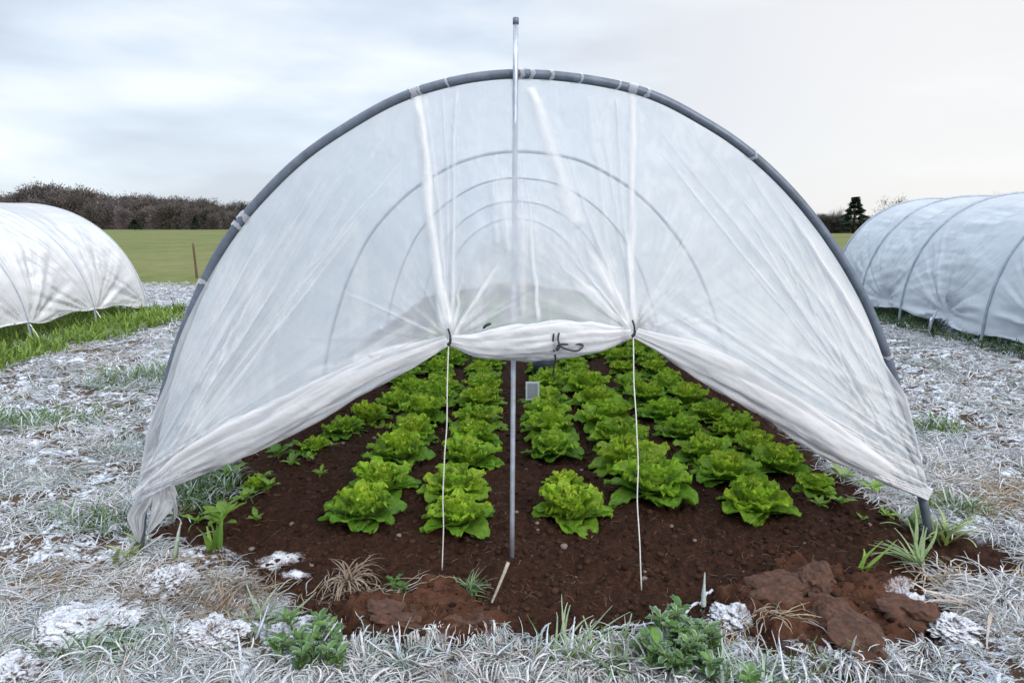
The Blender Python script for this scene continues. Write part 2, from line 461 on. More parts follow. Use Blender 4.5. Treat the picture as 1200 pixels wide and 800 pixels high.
# cover
nY = 120
Yv = np.concatenate([[yc + 0.012, yc + 0.02], np.linspace(yc + 0.05, 12.69, nY)])
rows = []; dens = []
th = np.linspace(0, 1, len(A3))
for Y in Yv:
    P = section(max(Y, yc)); P[:, 1] += min(0, Y - yc)
    T = np.gradient(P, axis=0); nrm = np.stack([-T[:, 2], 0 * T[:, 0], T[:, 0]], 1)
    nrm /= np.linalg.norm(nrm, axis=1)[:, None]
    k = np.searchsorted(hoopY, Y); 
    ph = 0.0
    if 0 < k < len(hoopY): ph = (Y - hoopY[k - 1]) / (hoopY[k] - hoopY[k - 1])
    sag = math.sin(math.pi * ph)
    wr = (fbm(th * 60, np.full_like(th, Y * 1.3), 71, 3) - 0.5) * 0.03 * min(1, max(0, (Y - yc) * 3))
    P = P + nrm * (0.019 - 0.03 * sag * 1 + wr * 0.8)[:, None]
    lo_ = min(.3 * P[:, 2].max(), 0.14 + .12 * math.exp(-(Y - yc) * 2.5) + float(fbm(np.array(Y * 1.5), np.array(3.0), 73) - .5) * .05)
    if Y > 11: lo_ = min(lo_, .02)
    kk = np.nonzero(P[:, 2] > lo_)[0]
    if len(kk) > 4:
        tt = np.linspace(kk[0], kk[-1], len(P)); P = np.stack([np.interp(tt, np.arange(len(P)), P[:, j]) for j in range(3)], 1)
    rows.append(P); dens.append(np.clip(0.12 * np.abs(wr) / 0.01, 0, 0.4))
V = rel(np.array(rows).reshape(-1, 3), tun)
link('cover_film', mesh('cover_film', V, grid_faces(len(A3), len(Yv)), M['film_cover'], attrs=dict(dens=np.array(dens).ravel())), tun)
# ------------------------------------------------------------------ end sheet (front curtain)
hemL = [(160, 590), (205, 566), (262, 541), (335, 510), (420, 462), (480, 430), (527, 403)]
hemM = [(527, 403), (560, 414), (604, 418), (650, 416), (700, 409), (742, 395)]
hemR = [(742, 395), (800, 428), (870, 470), (950, 520), (1020, 556), (1088, 586)]
def cut(P, lo, hi): return P[lo:hi + 1]
iL0 = int(np.argmin(np.hypot(A2[:, 0] - 167, A2[:, 1] - 586)))
iT1 = int(np.argmin(np.abs(A2[:, 0] - 490))); iT2 = int(np.argmin(np.abs(A2[:, 0] - 744)))
iR0 = int(np.argmin(np.hypot(A2[:, 0] - 1082, A2[:, 1] - 582)))
nL, nM, nR, nV = 250, 210, 250, 210
top = np.concatenate([spline(A2[iL0:iT1 + 1], nL), spline(A2[iT1:iT2 + 1], nM)[1:], spline(A2[iT2:iR0 + 1], nR)[1:]])
bot = np.concatenate([spline(hemL, nL), spline(hemM, nM)[1:], spline(hemR, nR)[1:]])
nU = len(top)
# wrap: sheet meets the inside of the pipe above, folds round the outside of the legs below
cpx = np.array([604., 400.])
dirc = cpx - top; dirc /= np.linalg.norm(dirc, axis=1)[:, None]
yl = top[:, 1]; left = top[:, 0] < 604
wrapk = np.where(left, .45 * sstep(280, 400, yl) + .55 * sstep(440, 500, yl), sstep(420, 470, yl))
top = top + dirc * (5.5 - 15.5 * wrapk)[:, None]
v = np.linspace(0, 1, nV)[:, None, None]
PX = top[None] * (1 - v) + bot[None] * v
px, py = PX[..., 0], PX[..., 1]
vv = np.broadcast_to(v[..., 0], px.shape)
dens = np.zeros(px.shape); disp = np.zeros(px.shape)
def pleat(x0, y0, x1, y1, w0, w1, d, a, soft=0.6, wob=3.5):
    global dens, disp
    ex, ey = x1 - x0, y1 - y0; L = math.hypot(ex, ey)
    t = ((px - x0) * ex + (py - y0) * ey) / L ** 2
    dd = ((px - x0) * ey - (py - y0) * ex) / L + (fbm(t * 4 + x0, t * 0 + y0, 91, 3) - 0.5) * 2 * wob
    edge0 = y0 < 200
    w = (w0 + (w1 - w0) * np.clip(t, 0, 1)) * ((.75 + .25 * sstep(0, .3, t)) if edge0 else (.25 + .75 * sstep(0, .5, t)))
    w = w * (.6 + .8 * fbm(t * 5 + y1, t * 0 + x0, 97, 3))
    inside = (sstep(0, 0.04, t) if edge0 and y0 < 112 else sstep(-.02, 0.45, t + (fbm(dd / 3 + x0, t * 3, 98, 2) - .5) * .3)) * (1 - sstep(0.93, 1.0, t))
    prof = (1 - sstep(1 - soft, 1 + soft, np.abs(dd) / w)) * inside
    fray = 0.65 + 0.7 * fbm(t * 7 + x1, dd / w * 0.8 + y1, 95, 3)
    dens = np.maximum(dens, prof * d * fray); disp = disp + np.exp(-(dd / (w * 1.2)) ** 2) * inside * a
pl = [ # from, to, widths, density, height
 (487, 104, 524, 395, 5, 6, .85, .02), (500, 108, 528, 395, 3, 2, .35, .01), (536, 100, 530, 395, 2.5, 2, .45, .012), (518, 104, 526, 300, 2, 2, .25, .006),
 (585, 180, 594, 300, 7, 4, .3, .01), (594, 290, 530, 398, 3, 1.8, .6, .012), (575, 190, 585, 290, 5, 3, .2, .008), (541, 320, 528, 398, 2, 1.5, .5, .01),
 (622, 100, 680, 270, 6, 10, .55, .02), (680, 268, 741, 385, 10, 3, .75, .02), (655, 150, 733, 370, 3, 2, .3, .01), (655, 310, 742, 388, 9, 2, .7, .016),
 (742, 104, 742, 388, 4, 4, .7, .012), (720, 110, 741, 380, 3, 2, .25, .008), (700, 120, 738, 330, 2, 2, .2, .006), (618, 220, 632, 380, 2.5, 2, .5, .008),
 (606, 120, 612, 380, 4, 4, .25, .006), (690, 110, 712, 300, 4, 3, .18, .006),
 (884, 180, 1050, 445, 2.5, 3.5, .85, .012), (860, 170, 1000, 400, 3, 3, .22, .008), (800, 140, 1040, 455, 2.5, 3, .35, .008), (770, 150, 1030, 470, 3, 4, .3, .01),
 (905, 205, 1052, 440, 7, 5, .25, .01), (842, 380, 1060, 470, 5, 3, .3, .008),
 (470, 125, 290, 440, 3, 3, .28, .008), (440, 150, 230, 470, 5, 4, .22, .01), (400, 170, 215, 460, 3, 5, .3, .012), (455, 225, 215, 520, 2.5, 2.5, .42, .01),
 (350, 215, 235, 400, 3, 3, .25, .008), (365, 310, 200, 530, 2, 3, .3, .008), (300, 260, 205, 470, 10, 8, .22, .01),
 (528, 392, 430, 420, 2, 6, .5, .006), (528, 390, 350, 440, 2, 5, .3, .006),
]
for p in pl: pleat(*p)
rc = np.random.default_rng(77)
for k in range(14):        # crisp small creases
    tx, ty = ((527, 398), (742, 389))[k % 2]
    an_ = rc.uniform(-2.9, -.25); r1, r0_ = rc.uniform(6, 30), rc.uniform(50, 190)
    pleat(tx + r0_ * math.cos(an_), ty + r0_ * math.sin(an_) * .9, tx + r1 * math.cos(an_), ty + r1 * math.sin(an_), 1.3, rc.uniform(1.3, 2.2), rc.uniform(.15, .4), .005, .5, 2)
for k in range(40):        # creases running down to the two bottom corners
    lft = k % 2 == 0
    x1, y1 = (190, 545) if lft else (1066, 545)
    i_ = int(rc.uniform(.06, .42) * len(A2)); i_ = i_ if lft else len(A2) - 1 - i_
    t0 = rc.uniform(0, .5); t1 = rc.uniform(t0 + .2, 1)
    ax_, ay_ = A2[i_] * .85 + np.array([604, 380]) * .15
    pleat(ax_ + (x1 - ax_) * t0, ay_ + (y1 - ay_) * t0, ax_ + (x1 - ax_) * t1 + rc.normal(0, 6), ay_ + (y1 - ay_) * t1 + rc.normal(0, 6), 1.2, rc.uniform(1.2, 1.9), rc.uniform(.15, .5), .006, .5, 3)
# gathers fanning out of the two ties and streaming into the corners
for (tx, ty, sd, RR, am) in ((527, 398, 1, 120, .02), (742, 390, 2, 150, .02)):
    an = np.arctan2(py - ty, px - tx); rr = np.hypot(px - tx, py - ty)
    g = fbm(an * 9, rr * 0.008, 100 + sd, 3) - 0.5
    k = np.exp(-rr / RR) * sstep(0, 14, rr)
    disp += g * am * 1.2 * k; dens = np.maximum(dens, np.clip(g * 3.4, 0, 1) * k * 0.35)
def stream(x0, y0, x1, y1, width, sd, am, dn):
    global dens, disp
    ex, ey = x1 - x0, y1 - y0; L = math.hypot(ex, ey)
    t = ((px - x0) * ex + (py - y0) * ey) / L ** 2; dd = ((px - x0) * ey - (py - y0) * ex) / L
    conv = 1 / (0.25 + 0.75 * np.clip(1 - t, 0, 1))
    g = fbm(dd * 0.10 * conv, t * 2.2, sd, 4) - 0.5
    k = np.exp(-(dd / width) ** 2) * sstep(-0.05, 0.25, t)
    disp += g * am * k * 2; dens = np.maximum(dens, np.clip(g * 4 + 0.18, 0, 1) * k * dn)
stream(742, 380, 1086, 560, 62, 201, .022, .75)
stream(527, 390, 165, 570, 46, 202, .015, .5)
stream(900, 190, 1075, 560, 40, 203, .012, .35)
stream(400, 160, 180, 540, 70, 204, .012, .25)
# wrapped legs look doubled
dens = np.maximum(dens, (1 - sstep(0, 0.06, vv)) * wrapk[None] * 0.2)
rough = (fbm(px * 0.02, py * 0.012, 55, 4) - 0.5)
disp += rough * 0.03 + (fbm(px * 0.07, py * 0.05, 56, 3) - 0.5) * 0.006
dens += np.clip((fbm(px * 0.05, py * 0.018, 57, 4) - 0.52) * 0.7, 0, 0.2)
# breath and dirt fog the lower part of the sheet, most on the right
fog = sstep(250, 370, py) * (.35 + .65 * sstep(430, 700, px)) * (.5 + .9 * fbm(px * .02, py * .02, 58, 4))
dens = np.clip(dens + .30 * fog, 0, 1)
cen = np.exp(-((px - 620) / 300) ** 4)
off = 0.026 + vv * (0.05 + 0.12 * cen) + disp * sstep(0, 0.08, vv)
Vc = onarch(px.ravel(), py.ravel(), off.ravel())
es = link('end_sheet', mesh('end_sheet', rel(Vc, tun), grid_faces(nU, nV), M['film_main'], attrs=dict(dens=dens.ravel())), tun)

def roll(name, path, half, depth, offs, seed, mat, parent, twist=2.0, amp=0.35, shift=-0.9):
    """gathered, rolled-up film: a soft flattened tube with lengthwise folds"""
    n = 110; na = 44
    P = spline(path, n); u = np.linspace(0, 1, n)
    hw = np.interp(u, np.linspace(0, 1, len(half)), half)
    T = np.gradient(P, axis=0); T /= np.linalg.norm(T, axis=1)[:, None]
    Nn = np.stack([T[:, 1], -T[:, 0]], 1)
    a = np.linspace(0, 2 * math.pi, na, endpoint=False)
    U, Aa = np.meshgrid(u, a, indexing='ij')
    nz = fbm(Aa * 2.4 + U * twist, U * 3.5, seed, 4) - 0.5
    # make the noise periodic in angle
    bl = sstep(5.2, 6.283, Aa); nz2 = fbm((Aa - 2 * math.pi) * 2.4 + U * twist, U * 3.5, seed, 4) - 0.5
    nz = nz * (1 - bl) + nz2 * bl
    lon = fbm(Aa * 5.5 + U * twist * 2.5, U * 5, seed + 7, 3) - .5
    lon = lon * (1 - bl)
    rad = 1 + amp * nz * 2 + lon * .42
    ca, sa = np.cos(Aa) * rad, np.sin(Aa) * rad
    X = P[:, None] + Nn[:, None] * (hw[:, None] * (ca + shift * -1))[..., None]
    off = np.interp(u, np.linspace(0, 1, len(offs)), offs)[:, None] + depth * (hw[:, None] / max(half)) * sa
    V = onarch(X[..., 0].ravel(), X[..., 1].ravel(), off.ravel())
    f = grid_faces(na, n, True)
    return link(name, mesh(name, rel(V, tun), f, mat, attrs=dict(dens=np.clip(0.35 + nz.ravel() + lon.ravel() * 2.2, 0, 1))), parent)
roll('rolled_hem', hemL, [7, 16, 21, 23, 21, 17, 6], 0.03, [.03, .10, .15, .19], 301, M['film_hem'], es)
roll('rolled_hem', hemM, [6, 15, 19, 20, 17, 6], 0.03, [.19, .20, .21, .19], 302, M['film_hem'], es, 1)
roll('rolled_hem', hemR, [6, 16, 21, 22, 18, 12, 7], 0.03, [.19, .16, .10, .03], 303, M['film_hem'], es, 1.5, .45)

# strips of film wound round the arch
for (ux, wd, tilt, cnt) in ((488, 1.5, .2, 1), (744, 1.5, -.1, 1), (612, .8, .8, 1), (622, .8, .9, 1), (636, .7, 1, 1), (672, .5, 1, 1), (716, .4, .9, 1),
                           (757, .6, 1, 1), (884, .7, .5, 1), (530, .4, -.7, 1), (500, .5, -.6, 1),
                           (283, 1.2, .7, 1), (276, .8, .4, 1), (240, .8, .8, 1), (1040, .6, .8, 1)):
    k = int(np.argmin(np.abs(A2[:, 0] - ux)))
    Pk = A3[k]; T = A3[k + 1] - A3[k - 1]; T /= np.linalg.norm(T)
    nn = np.cross(T, pn); nn /= np.linalg.norm(nn)
    a = np.linspace(0, 2 * math.pi, 20)
    ring = Pk + 0.0205 * (np.cos(a)[:, None] * nn + np.sin(a)[:, None] * pn)
    sh = (np.sin(a * 1) * 0.02 * tilt + rng.normal(0, .0015, 20))[:, None] * T
    ww = 0.010 * wd * (1 + rng.normal(0, .2, 20))[:, None] * T
    Vv = np.concatenate([ring + sh - ww, ring + sh + ww])
    link('film_wrap', mesh('film_wrap', rel(Vv, tun), grid_faces(20, 2), M['film_main'], attrs=dict(dens=np.full(len(Vv), .25))), es)

# loose tail of film tied round the left leg
def tail(pts_l, pts_r, o0, o1, seed, name='film_tail'):
    L = spline(pts_l, 40); Rr = spline(pts_r, 40)
    w = np.linspace(0, 1, 24)[None, :, None]
    X = L[:, None] * (1 - w) + Rr[:, None] * w
    o = o0 + (o1 - o0) * w[..., 0] + (fbm(w[..., 0] * 5 + X[..., 1] * .01, X[..., 1] * .02, seed) - .5) * .09
    V = onarch(X[..., 0].ravel(), X[..., 1].ravel(), o.ravel())
    link(name, mesh(name, rel(V, tun), grid_faces(24, 40), M['film_hem'], attrs=dict(dens=np.full(V.shape[0], .1))), es)
tail([(166, 572), (156, 590), (149, 605), (153, 618), (160, 634)], [(186, 572), (178, 590), (170, 605), (168, 622), (164, 636)], .05, .06, 401)
tail([(180, 570), (178, 590), (176, 606), (172, 622)], [(204, 568), (207, 580), (198, 600), (174, 626)], .05, .09, 402)
tail([(196, 575), (201, 588), (204, 600), (203, 611)], [(203, 577), (207, 588), (208, 600), (204, 612)], .1, .11, 403)

# ------------------------------------------------------------------ pole, strings, ties
pb = ground(600, 650); ptop = onarch(np.array(604), np.array(23), np.array(0.022))
pmid = onarch(np.array(604), np.array(87), np.array(0.036))
d = (pmid - pb); ptop = pb + d * ((C0 + ray(604, 23) * (pmid[1] / ray(604, 23)[1]))[2] / d[2])
po = thing('support_pole', 'thin galvanised pole at the middle of the open tunnel end, poking above the arch', 'pole', tuple(pb))
q = MB(); Pp = np.linspace(pb - d * .02, ptop, 12); q.add(*tube(rel(Pp, po), 0.0088, 12)); q.build('pole_tube', M['pole'], po)
q = MB(); q.add(*tube(rel(np.linspace(ptop - d * .008, ptop + d * .004, 3), po), 0.0102, 12)); q.build('end_cap', M['pipe'], po)

def string(pts, offtop, label):
    b = ground(*pts[-1])
    tpt = onarch(np.array(pts[0][0]), np.array(pts[0][1]), np.array(offtop))
    t = thing('tie_string', label, 'string', tuple(b))
    u = np.linspace(0, 1, 30)[:, None]
    P = tpt * (1 - u) + (b + [0, 0, -0.02]) * u
    P[:, 0] += (vnoise(u[:, 0] * 6, u[:, 0] * 0, int(b[0] * 50) + 90) - .5) * .012 * np.sin(math.pi * u[:, 0])
    q = MB(); q.add(*tube(rel(P, t), 0.0021, 6)); q.build('cord', M['twine'], t)
    # black cable tie gripping the gathered film
    q = MB()
    cx, cy = pts[0]
    for k, (dx0, dy0, dx1, dy1, r) in enumerate(((-1, -13, 1, 3, .0032), (1.5, 1, -1.5, 7, .0042), (-2, 5, 3, -1, .0025))):
        s = spline([(cx + dx0, cy + dy0), (cx + (dx0 + dx1) / 2 + 1.5, cy + (dy0 + dy1) / 2), (cx + dx1, cy + dy1)], 8)
        q.add(*tube(rel(onarch(s[:, 0], s[:, 1], np.full(8, offtop + .02)), t), r, 8))
    q.build('cable_tie', M['black'], t)
string([(526, 398), (518, 662)], .225, 'white string from the left black tie down to the soil')
string([(742, 388), (752, 685)], .225, 'white string from the right black tie down to the soil')

bc = thing('black_cord', 'looped black cord tied round the rolled up middle of the sheet', 'cord', tuple(onarch(np.array(650), np.array(410), np.array(.25))))
q = MB()
s = spline([(655, 390), (654, 398), (656, 406), (652, 411), (655, 404), (668, 403.5), (680, 403), (683, 406), (676, 411), (664, 409), (655, 405)], 60)
o = .245 + .012 * np.sin(np.linspace(0, 9, 60))
q.add(*tube(rel(onarch(s[:, 0], s[:, 1], o), bc), .0033, 8)); q.build('loop', M['black'], bc)
s = spline([(649, 391), (648, 400), (649, 410), (651, 420), (649, 432), (648, 440)], 24)
q = MB(); q.add(*tube(rel(onarch(s[:, 0], s[:, 1], np.linspace(.245, .2, 24)), bc), .003, 8)); q.build('tail', M['black'], bc)
ct = thing('cable_tie_end', 'short slanted black cable tie end on the rolled sheet left of the pole', 'cable tie', tuple(onarch(np.array(571), np.array(381), np.array(.235))))
s = spline([(566, 385), (570, 381), (576, 379)], 8)
q = MB(); q.add(*tube(rel(onarch(s[:, 0], s[:, 1], np.full(8, .245)), ct), [.002, .004, .005, .005, .005, .005, .004, .002], 8)); q.build('strap', M['black'], ct)

# ------------------------------------------------------------------ side tunnels
def side_tunnel(name, label, cat, xin, hw, h, ys_h, sgn, mat, lift, ties, hoop_r, hoop_out, seed, pw=.86, lift_near=None, wr=1.0):
    """xin: x of the near leg line; sgn: +1 when the tunnel lies to the right of it"""
    cx = xin + sgn * hw
    root = thing(name, label, cat, (cx, ys_h[0], 0))
    na = 220
    a = np.linspace(0, math.pi, na)
    sx = -sgn * np.sign(np.cos(a)) * np.abs(np.cos(a)) ** pw; sz = np.abs(np.sin(a)) ** pw
    for Y in ys_h:
        P = np.stack([sx * hw, np.full(na, Y - ys_h[0]), sz * h], 1)
        P = P * np.array([1 + hoop_out / hw, 1, 1 + hoop_out / h]); P[0, 2] = P[-1, 2] = -0.05
        b = MB(); b.add(*tube(P, hoop_r, 10)); b.build('hoop', M['rib'], root)
    Yv = np.linspace(ys_h[0] - 0.02, ys_h[-1] + 0.02, 460)
    A, Y = np.meshgrid(a, Yv)
    k = np.clip(np.searchsorted(ys_h, Yv) - 1, 0, len(ys_h) - 2)
    ph = np.clip((Yv - np.array(ys_h)[k]) / (np.array(ys_h)[k + 1] - np.array(ys_h)[k]), 0, 1)[:, None]
    sag = np.sin(math.pi * ph)
    arc = A * (hw + h) / 2                      # arc length from the near leg
    # folds sweep from the hoops down to the tie in the middle of each bay
    d = -0.05 * sag * (0.4 + 0.6 * np.sin(A))
    dn = np.zeros_like(d)
    for (ty, ta, s) in ties:
        yy = Y - ty; zz = arc - ta
        an = np.arctan2(zz, yy); rr = np.hypot(yy, zz)
        g = fbm(an * 8.5, rr * 0.7, seed + s, 3) - 0.5
        kk = np.exp(-rr / 0.9) * sstep(0.02, 0.2, rr)
        d = d + g * 0.26 * kk
        d = d - 0.05 * np.exp(-(rr / 0.16) ** 2)
    g = fbm(arc * 7, Y * 0.9, seed + 9, 4) - 0.5
    d = d + g * 0.085 * sag ** 0.6
    g2 = fbm(arc * 4 + Y * 1.4, Y * 3 - arc * 1.2, seed + 12, 4) - 0.5
    d = d + g2 * 0.035
    d = d * wr * np.clip(sag, 0, 1) ** .55
    rx = np.interp(A, a, sx); rz = np.interp(A, a, sz)
    nx = rx / hw; nz = rz / h; ln = np.hypot(nx, nz) + 1e-9
    PX_ = rx * hw + d * nx / ln; PZ = rz * h + d * nz / ln
    low = lift + ((lift_near or lift) - lift) * np.clip((ys_h[-1] - Y) / 3.2, 0, 1.2) + 0.04 * np.sin(Y * 2.1 + seed) + 0.02 * np.sin(Y * 7)
    for (ty, ta, s) in ties: low = low + 0.02 * np.exp(-((Y - ty) / 0.12) ** 2)
    PZ = np.maximum(PZ, low)
    V = np.stack([PX_, Y - ys_h[0], PZ], -1).reshape(-1, 3)
    link('cover_film', mesh('cover_film', V, grid_faces(na, len(Yv)), mat, attrs=dict(dens=np.clip(0.3 + g2 * 2, 0, 1).ravel())), root)
    # end sheets close both ends
    for e, Ye in ((0, ys_h[0] - .03), (1, ys_h[-1] + .03)):
        v = np.linspace(0, 1, 24)[:, None]
        Ex = (sx * hw)[None] * np.ones((24, 1)); Ez = (sz * h)[None] * (1 - v) + lift * v
        Ez = np.maximum(Ez, lift)
        Ey = np.full(Ex.shape, Ye - ys_h[0]) + (fbm(Ex * 7, Ez * 2, seed + 20 + e) - .5) * .1 * np.minimum(v * 4, 1)
        link('end_film', mesh('end_film', np.stack([Ex, Ey, Ez], -1).reshape(-1, 3), grid_faces(na, 24), mat, attrs=dict(dens=np.full(na * 24, .3))), root)
    return root, cx

gl = ground(173, 369); 
xl = gl[0]
LY = [gl[1] - 1.1 * k for k in range(5, -1, -1)]
ltun, lcx = side_tunnel('polytunnel', 'white plastic tunnel over green grass at the left of the frosty ground', 'polytunnel', xl, 1.5, 1.50, LY, -1,
            M['film_left'], 0.13, [(LY[k] , 0.16, k) for k in range(2, 6)], 0.013, -0.0095, 500, 0.98, .28, .36)
gr_ = ground(1161, 402); g2_ = ground(1045, 378)
xr = (gr_[0] + g2_[0]) / 2
sp_ = (g2_[1] - gr_[1])
RY = [gr_[1] - sp_, gr_[1], g2_[1], g2_[1] + .66 * sp_, g2_[1] + 1.25 * sp_]
rtun, rcx = side_tunnel('polytunnel', 'bluish white plastic tunnel with dark hoops at the right of the frosty ground', 'polytunnel', xr, 1.5, 1.60, RY, 1,
            M['film_right'], 0.12, [((RY[k] + RY[k + 1]) / 2, 0.17, k) for k in range(0, 4)], 0.015, 0.006, 600, wr=.75)
# knotted tail of film pulled out at the middle of the bay
ym = (RY[1] + RY[2]) / 2
kb = MB()
a = np.linspace(0, 2 * math.pi, 20, endpoint=False); u = np.linspace(0, 1, 14)
U, Aa = np.meshgrid(u, a, indexing='ij')
rk = (0.018 + 0.075 * U) * (1 + 1.4 * (fbm(np.cos(Aa) * 1.5 + 3, np.sin(Aa) * 1.5 + U * 3, 77) - .5))
kx = -0.02 - 0.15 * U; kz = 0.25 - 0.19 * U
V = np.stack([xr - rcx + kx + rk * np.cos(Aa) * .5, ym - RY[0] - 0.12 * U + rk * np.cos(Aa) * .9, kz + rk * np.sin(Aa)], -1).reshape(-1, 3)
link('film_tail', mesh('film_tail', V, grid_faces(20, 14, True), M['film_right'], attrs=dict(dens=np.full(len(V), .5))), rtun)
# guy ropes from the left tunnel's hem to the ground
for k in (2, 3, 4):
    q = MB(); P = np.linspace([xl - lcx + .0, LY[k] - LY[0], .2], [xl - lcx + .16, LY[k] - LY[0] - .05, -.03], 6)
    q.add(*tube(P, .006, 6)); q.build('ground_rope', M['twine'], ltun)

# ------------------------------------------------------------------ leaves
def leaf(L, W, e0, e1, phi, r0=0.0, z0=0.0, cup=0.2, ruf=0.0, fr=5, seed=0, ns=12, nt=11, roll_=0.0, shape=0.75, blister=0.0, power=0.62):
    s = np.linspace(0, 1, ns)[:, None]; t = np.linspace(-1, 1, nt)[None]
    hw = W / 2 * np.sin(math.pi * np.clip(s, 0.02, 0.985) ** shape) ** power
    e = e0 + (e1 - e0) * s[:, 0] ** 1.3
    ds = L / (ns - 1)
    cr = r0 + np.concatenate([[0], np.cumsum(np.cos(e[:-1]) * ds)]); cz = z0 + np.concatenate([[0], np.cumsum(np.sin(e[:-1]) * ds)])
    nr, nz = -np.sin(e), np.cos(e)
    edge = np.abs(t) ** 2.5 * s
    tipk = sstep(0.7, 1, s)
    off = cup * hw * t ** 2 + ruf * np.maximum(edge, tipk * 0.6) * np.sin(fr * (t * 2.2 + s * 5) + seed * 1.7) + ruf * .6 * edge * np.sin(fr * 2.3 * (s * 2 - t) + seed)
    if blister: off = off + blister * (vnoise(s * 9 + seed * 3.1, t * 4 + seed, 3) - .5)
    rr = cr[:, None] + nr[:, None] * off; zz = cz[:, None] + nz[:, None] * off
    lat = hw * t * (1 - 0.25 * abs(cup) * np.abs(t))
    lat, zz = lat * math.cos(roll_) - 0 * zz, zz + lat * math.sin(roll_)
    c, sn = math.cos(phi), math.sin(phi)
    V = np.stack([rr * c - lat * sn, rr * sn + lat * c, zz], -1).reshape(-1, 3)
    return V, grid_faces(nt, ns), np.broadcast_to(s, (ns, nt)).ravel(), np.broadcast_to(np.abs(t), (ns, nt)).ravel()

def lettuce_meshes(seed, size=1.0, open_=0.0):
    r = np.random.default_rng(seed)
    out, hea = MB(), MB()
    def put(b, n, L, W, e0, e1, r0, z0, cup, ruf, base, tip, ph0):
        for k in range(n):
            ph = ph0 + k * 2.399 + r.normal(0, .12)
            l = L * r.uniform(.85, 1.15); w = W * r.uniform(.85, 1.15)
            V, f, s, t = leaf(l, w, e0 + r.normal(0, .1), e1 + r.normal(0, .2), ph, r0, z0, cup * r.uniform(.6, 1.3), ruf * r.uniform(.7, 1.3), r.uniform(3.5, 7), r.integers(99), 14, 15, blister=.014, shape=.56, power=.48, roll_=r.normal(0, .15))
            c = np.array(base)[None] * (1 - s[:, None] ** .8) + np.array(tip)[None] * s[:, None] ** .8
            mid = np.exp(-(t / .10) ** 2) * (1 - s) * .8
            c = c * (1 - mid[:, None]) + np.array([.30, .40, .13]) * mid[:, None]
            b.add(V, f, c * r.uniform(.82, 1.15))
    gd, gm_, gl_ = (.19, .39, .03), (.34, .55, .04), (.48, .66, .06)
    put(out, 10, .150, .135, R(26), R(-14 - 10 * open_), .02, .015, .30, .007, (.16, .30, .05), gd, r.uniform(0, 6))
    put(out, 10, .145, .13, R(48), R(8), .018, .022, .40, .014, (.20, .36, .06), gm_, r.uniform(0, 6))
    put(hea, 9, .135, .115, R(66), R(50), .014, .03, .55, .014, (.24, .40, .07), gm_, r.uniform(0, 6))
    put(hea, 9, .118, .105, R(80), R(98), .012, .03, .65, .014, (.28, .44, .08), gl_, r.uniform(0, 6))
    put(hea, 5, .095, .085, R(90), R(128), .008, .035, .7, .01, (.30, .44, .09), gl_, r.uniform(0, 6))
    return out.mesh('outer_leaves', M['lettuce']), hea.mesh('heart', M['lettuce'])
protos = []
for k in range(6):
    mo, mh = lettuce_meshes(700 + k, open_=k % 3)
    protos.append((mo, mh))

ORD = ['first', 'second', 'third', 'fourth', 'fifth', 'sixth', 'seventh', 'eighth', 'ninth', 'tenth', 'eleventh', 'twelfth', 'thirteenth', 'fourteenth', 'fifteenth',
       'sixteenth', 'seventeenth', 'eighteenth', 'nineteenth', 'twentieth', 'twenty-first', 'twenty-second', 'twenty-third', 'twenty-fourth', 'twenty-fifth', 'twenty-sixth', 'twenty-seventh']
rowsL = [ # label of row, (px, py, width px) nearest first
 ('outermost row left of the pole', [(300, 556, 34), (368, 512, 40), (402, 494, 50), (432, 482, 52), (462, 465, 50), (482, 452, 48)]),
 ('second row left of the pole', [(425, 590, 92), (446, 556, 88), (466, 527, 80), (482, 503, 70), (496, 482, 64), (508, 464, 58), (518, 449, 50)]),
 ('row just left of the pole', [(537, 597, 82), (533, 563, 80), (549, 530, 78), (555, 507, 68), (560, 486, 64), (562, 466, 60), (564, 450, 52)]),
 ('row just right of the pole', [(668, 588, 96), (661, 553, 50), (648, 522, 72), (645, 498, 66), (641, 480, 62), (640, 460, 58), (640, 446, 50)]),
 ('second row right of the pole', [(765, 565, 104), (742, 533, 88), (725, 508, 78), (712, 487, 72), (700, 468, 64), (690, 452, 58), (680, 440, 50)]),
 ('third row right of the pole', [(886, 580, 92), (854, 546, 80), (828, 521, 74), (800, 498, 68), (778, 478, 62), (758, 462, 58), (740, 448, 52)]),
 ('fourth row right of the pole', [(956, 562, 50), (914, 536, 72), (888, 516, 66), (862, 498, 62), (834, 480, 58), (806, 464, 54), (782, 450, 50)]),
]
first_of = {}
nlet = 0
for rname, pts in rowsL:
    last = None; items = []
    for (a, b, w_) in pts:
        p = ground(a, b, 0.052); dep = (p - C0) @ cF
        items.append((p[0], p[1], w_ * dep / F)); last = p
    xa = np.mean([i[0] for i in items[-3:]]); yy = items[-1][1]
    while yy < 10.7 and len(items) < 26:
        yy += rng.uniform(.29, .35); items.append((xa + rng.normal(0, .035), yy, rng.uniform(.24, .31)))
    for k, (lx, ly, wd) in enumerate(items):
        pi = int(rng.integers(6))
        lz = float(hgt(np.array([lx]), np.array([ly]))[0]) - 0.012
        s = wd / 0.318
        lab = 'green lettuce, %s from the front in the %s' % (ORD[k], rname) if k else 'green lettuce at the front of the %s' % rname
        grp = 'lettuces in rows inside the tunnel'
        if pi not in first_of:
            root = thing('lettuce', lab, 'lettuce', (lx, ly, lz), rng.uniform(0, 6.28), grp)
            link('outer_leaves', protos[pi][0], root); link('heart', protos[pi][1], root)
            root.scale = (s, s, s * 1.0); first_of[pi] = root
        else:
            dup(first_of[pi], (lx, ly, lz), rng.uniform(0, 6.28), (s, s * rng.uniform(.92, 1.08), s * rng.uniform(.82, 1.02)), lab, grp)
        nlet += 1

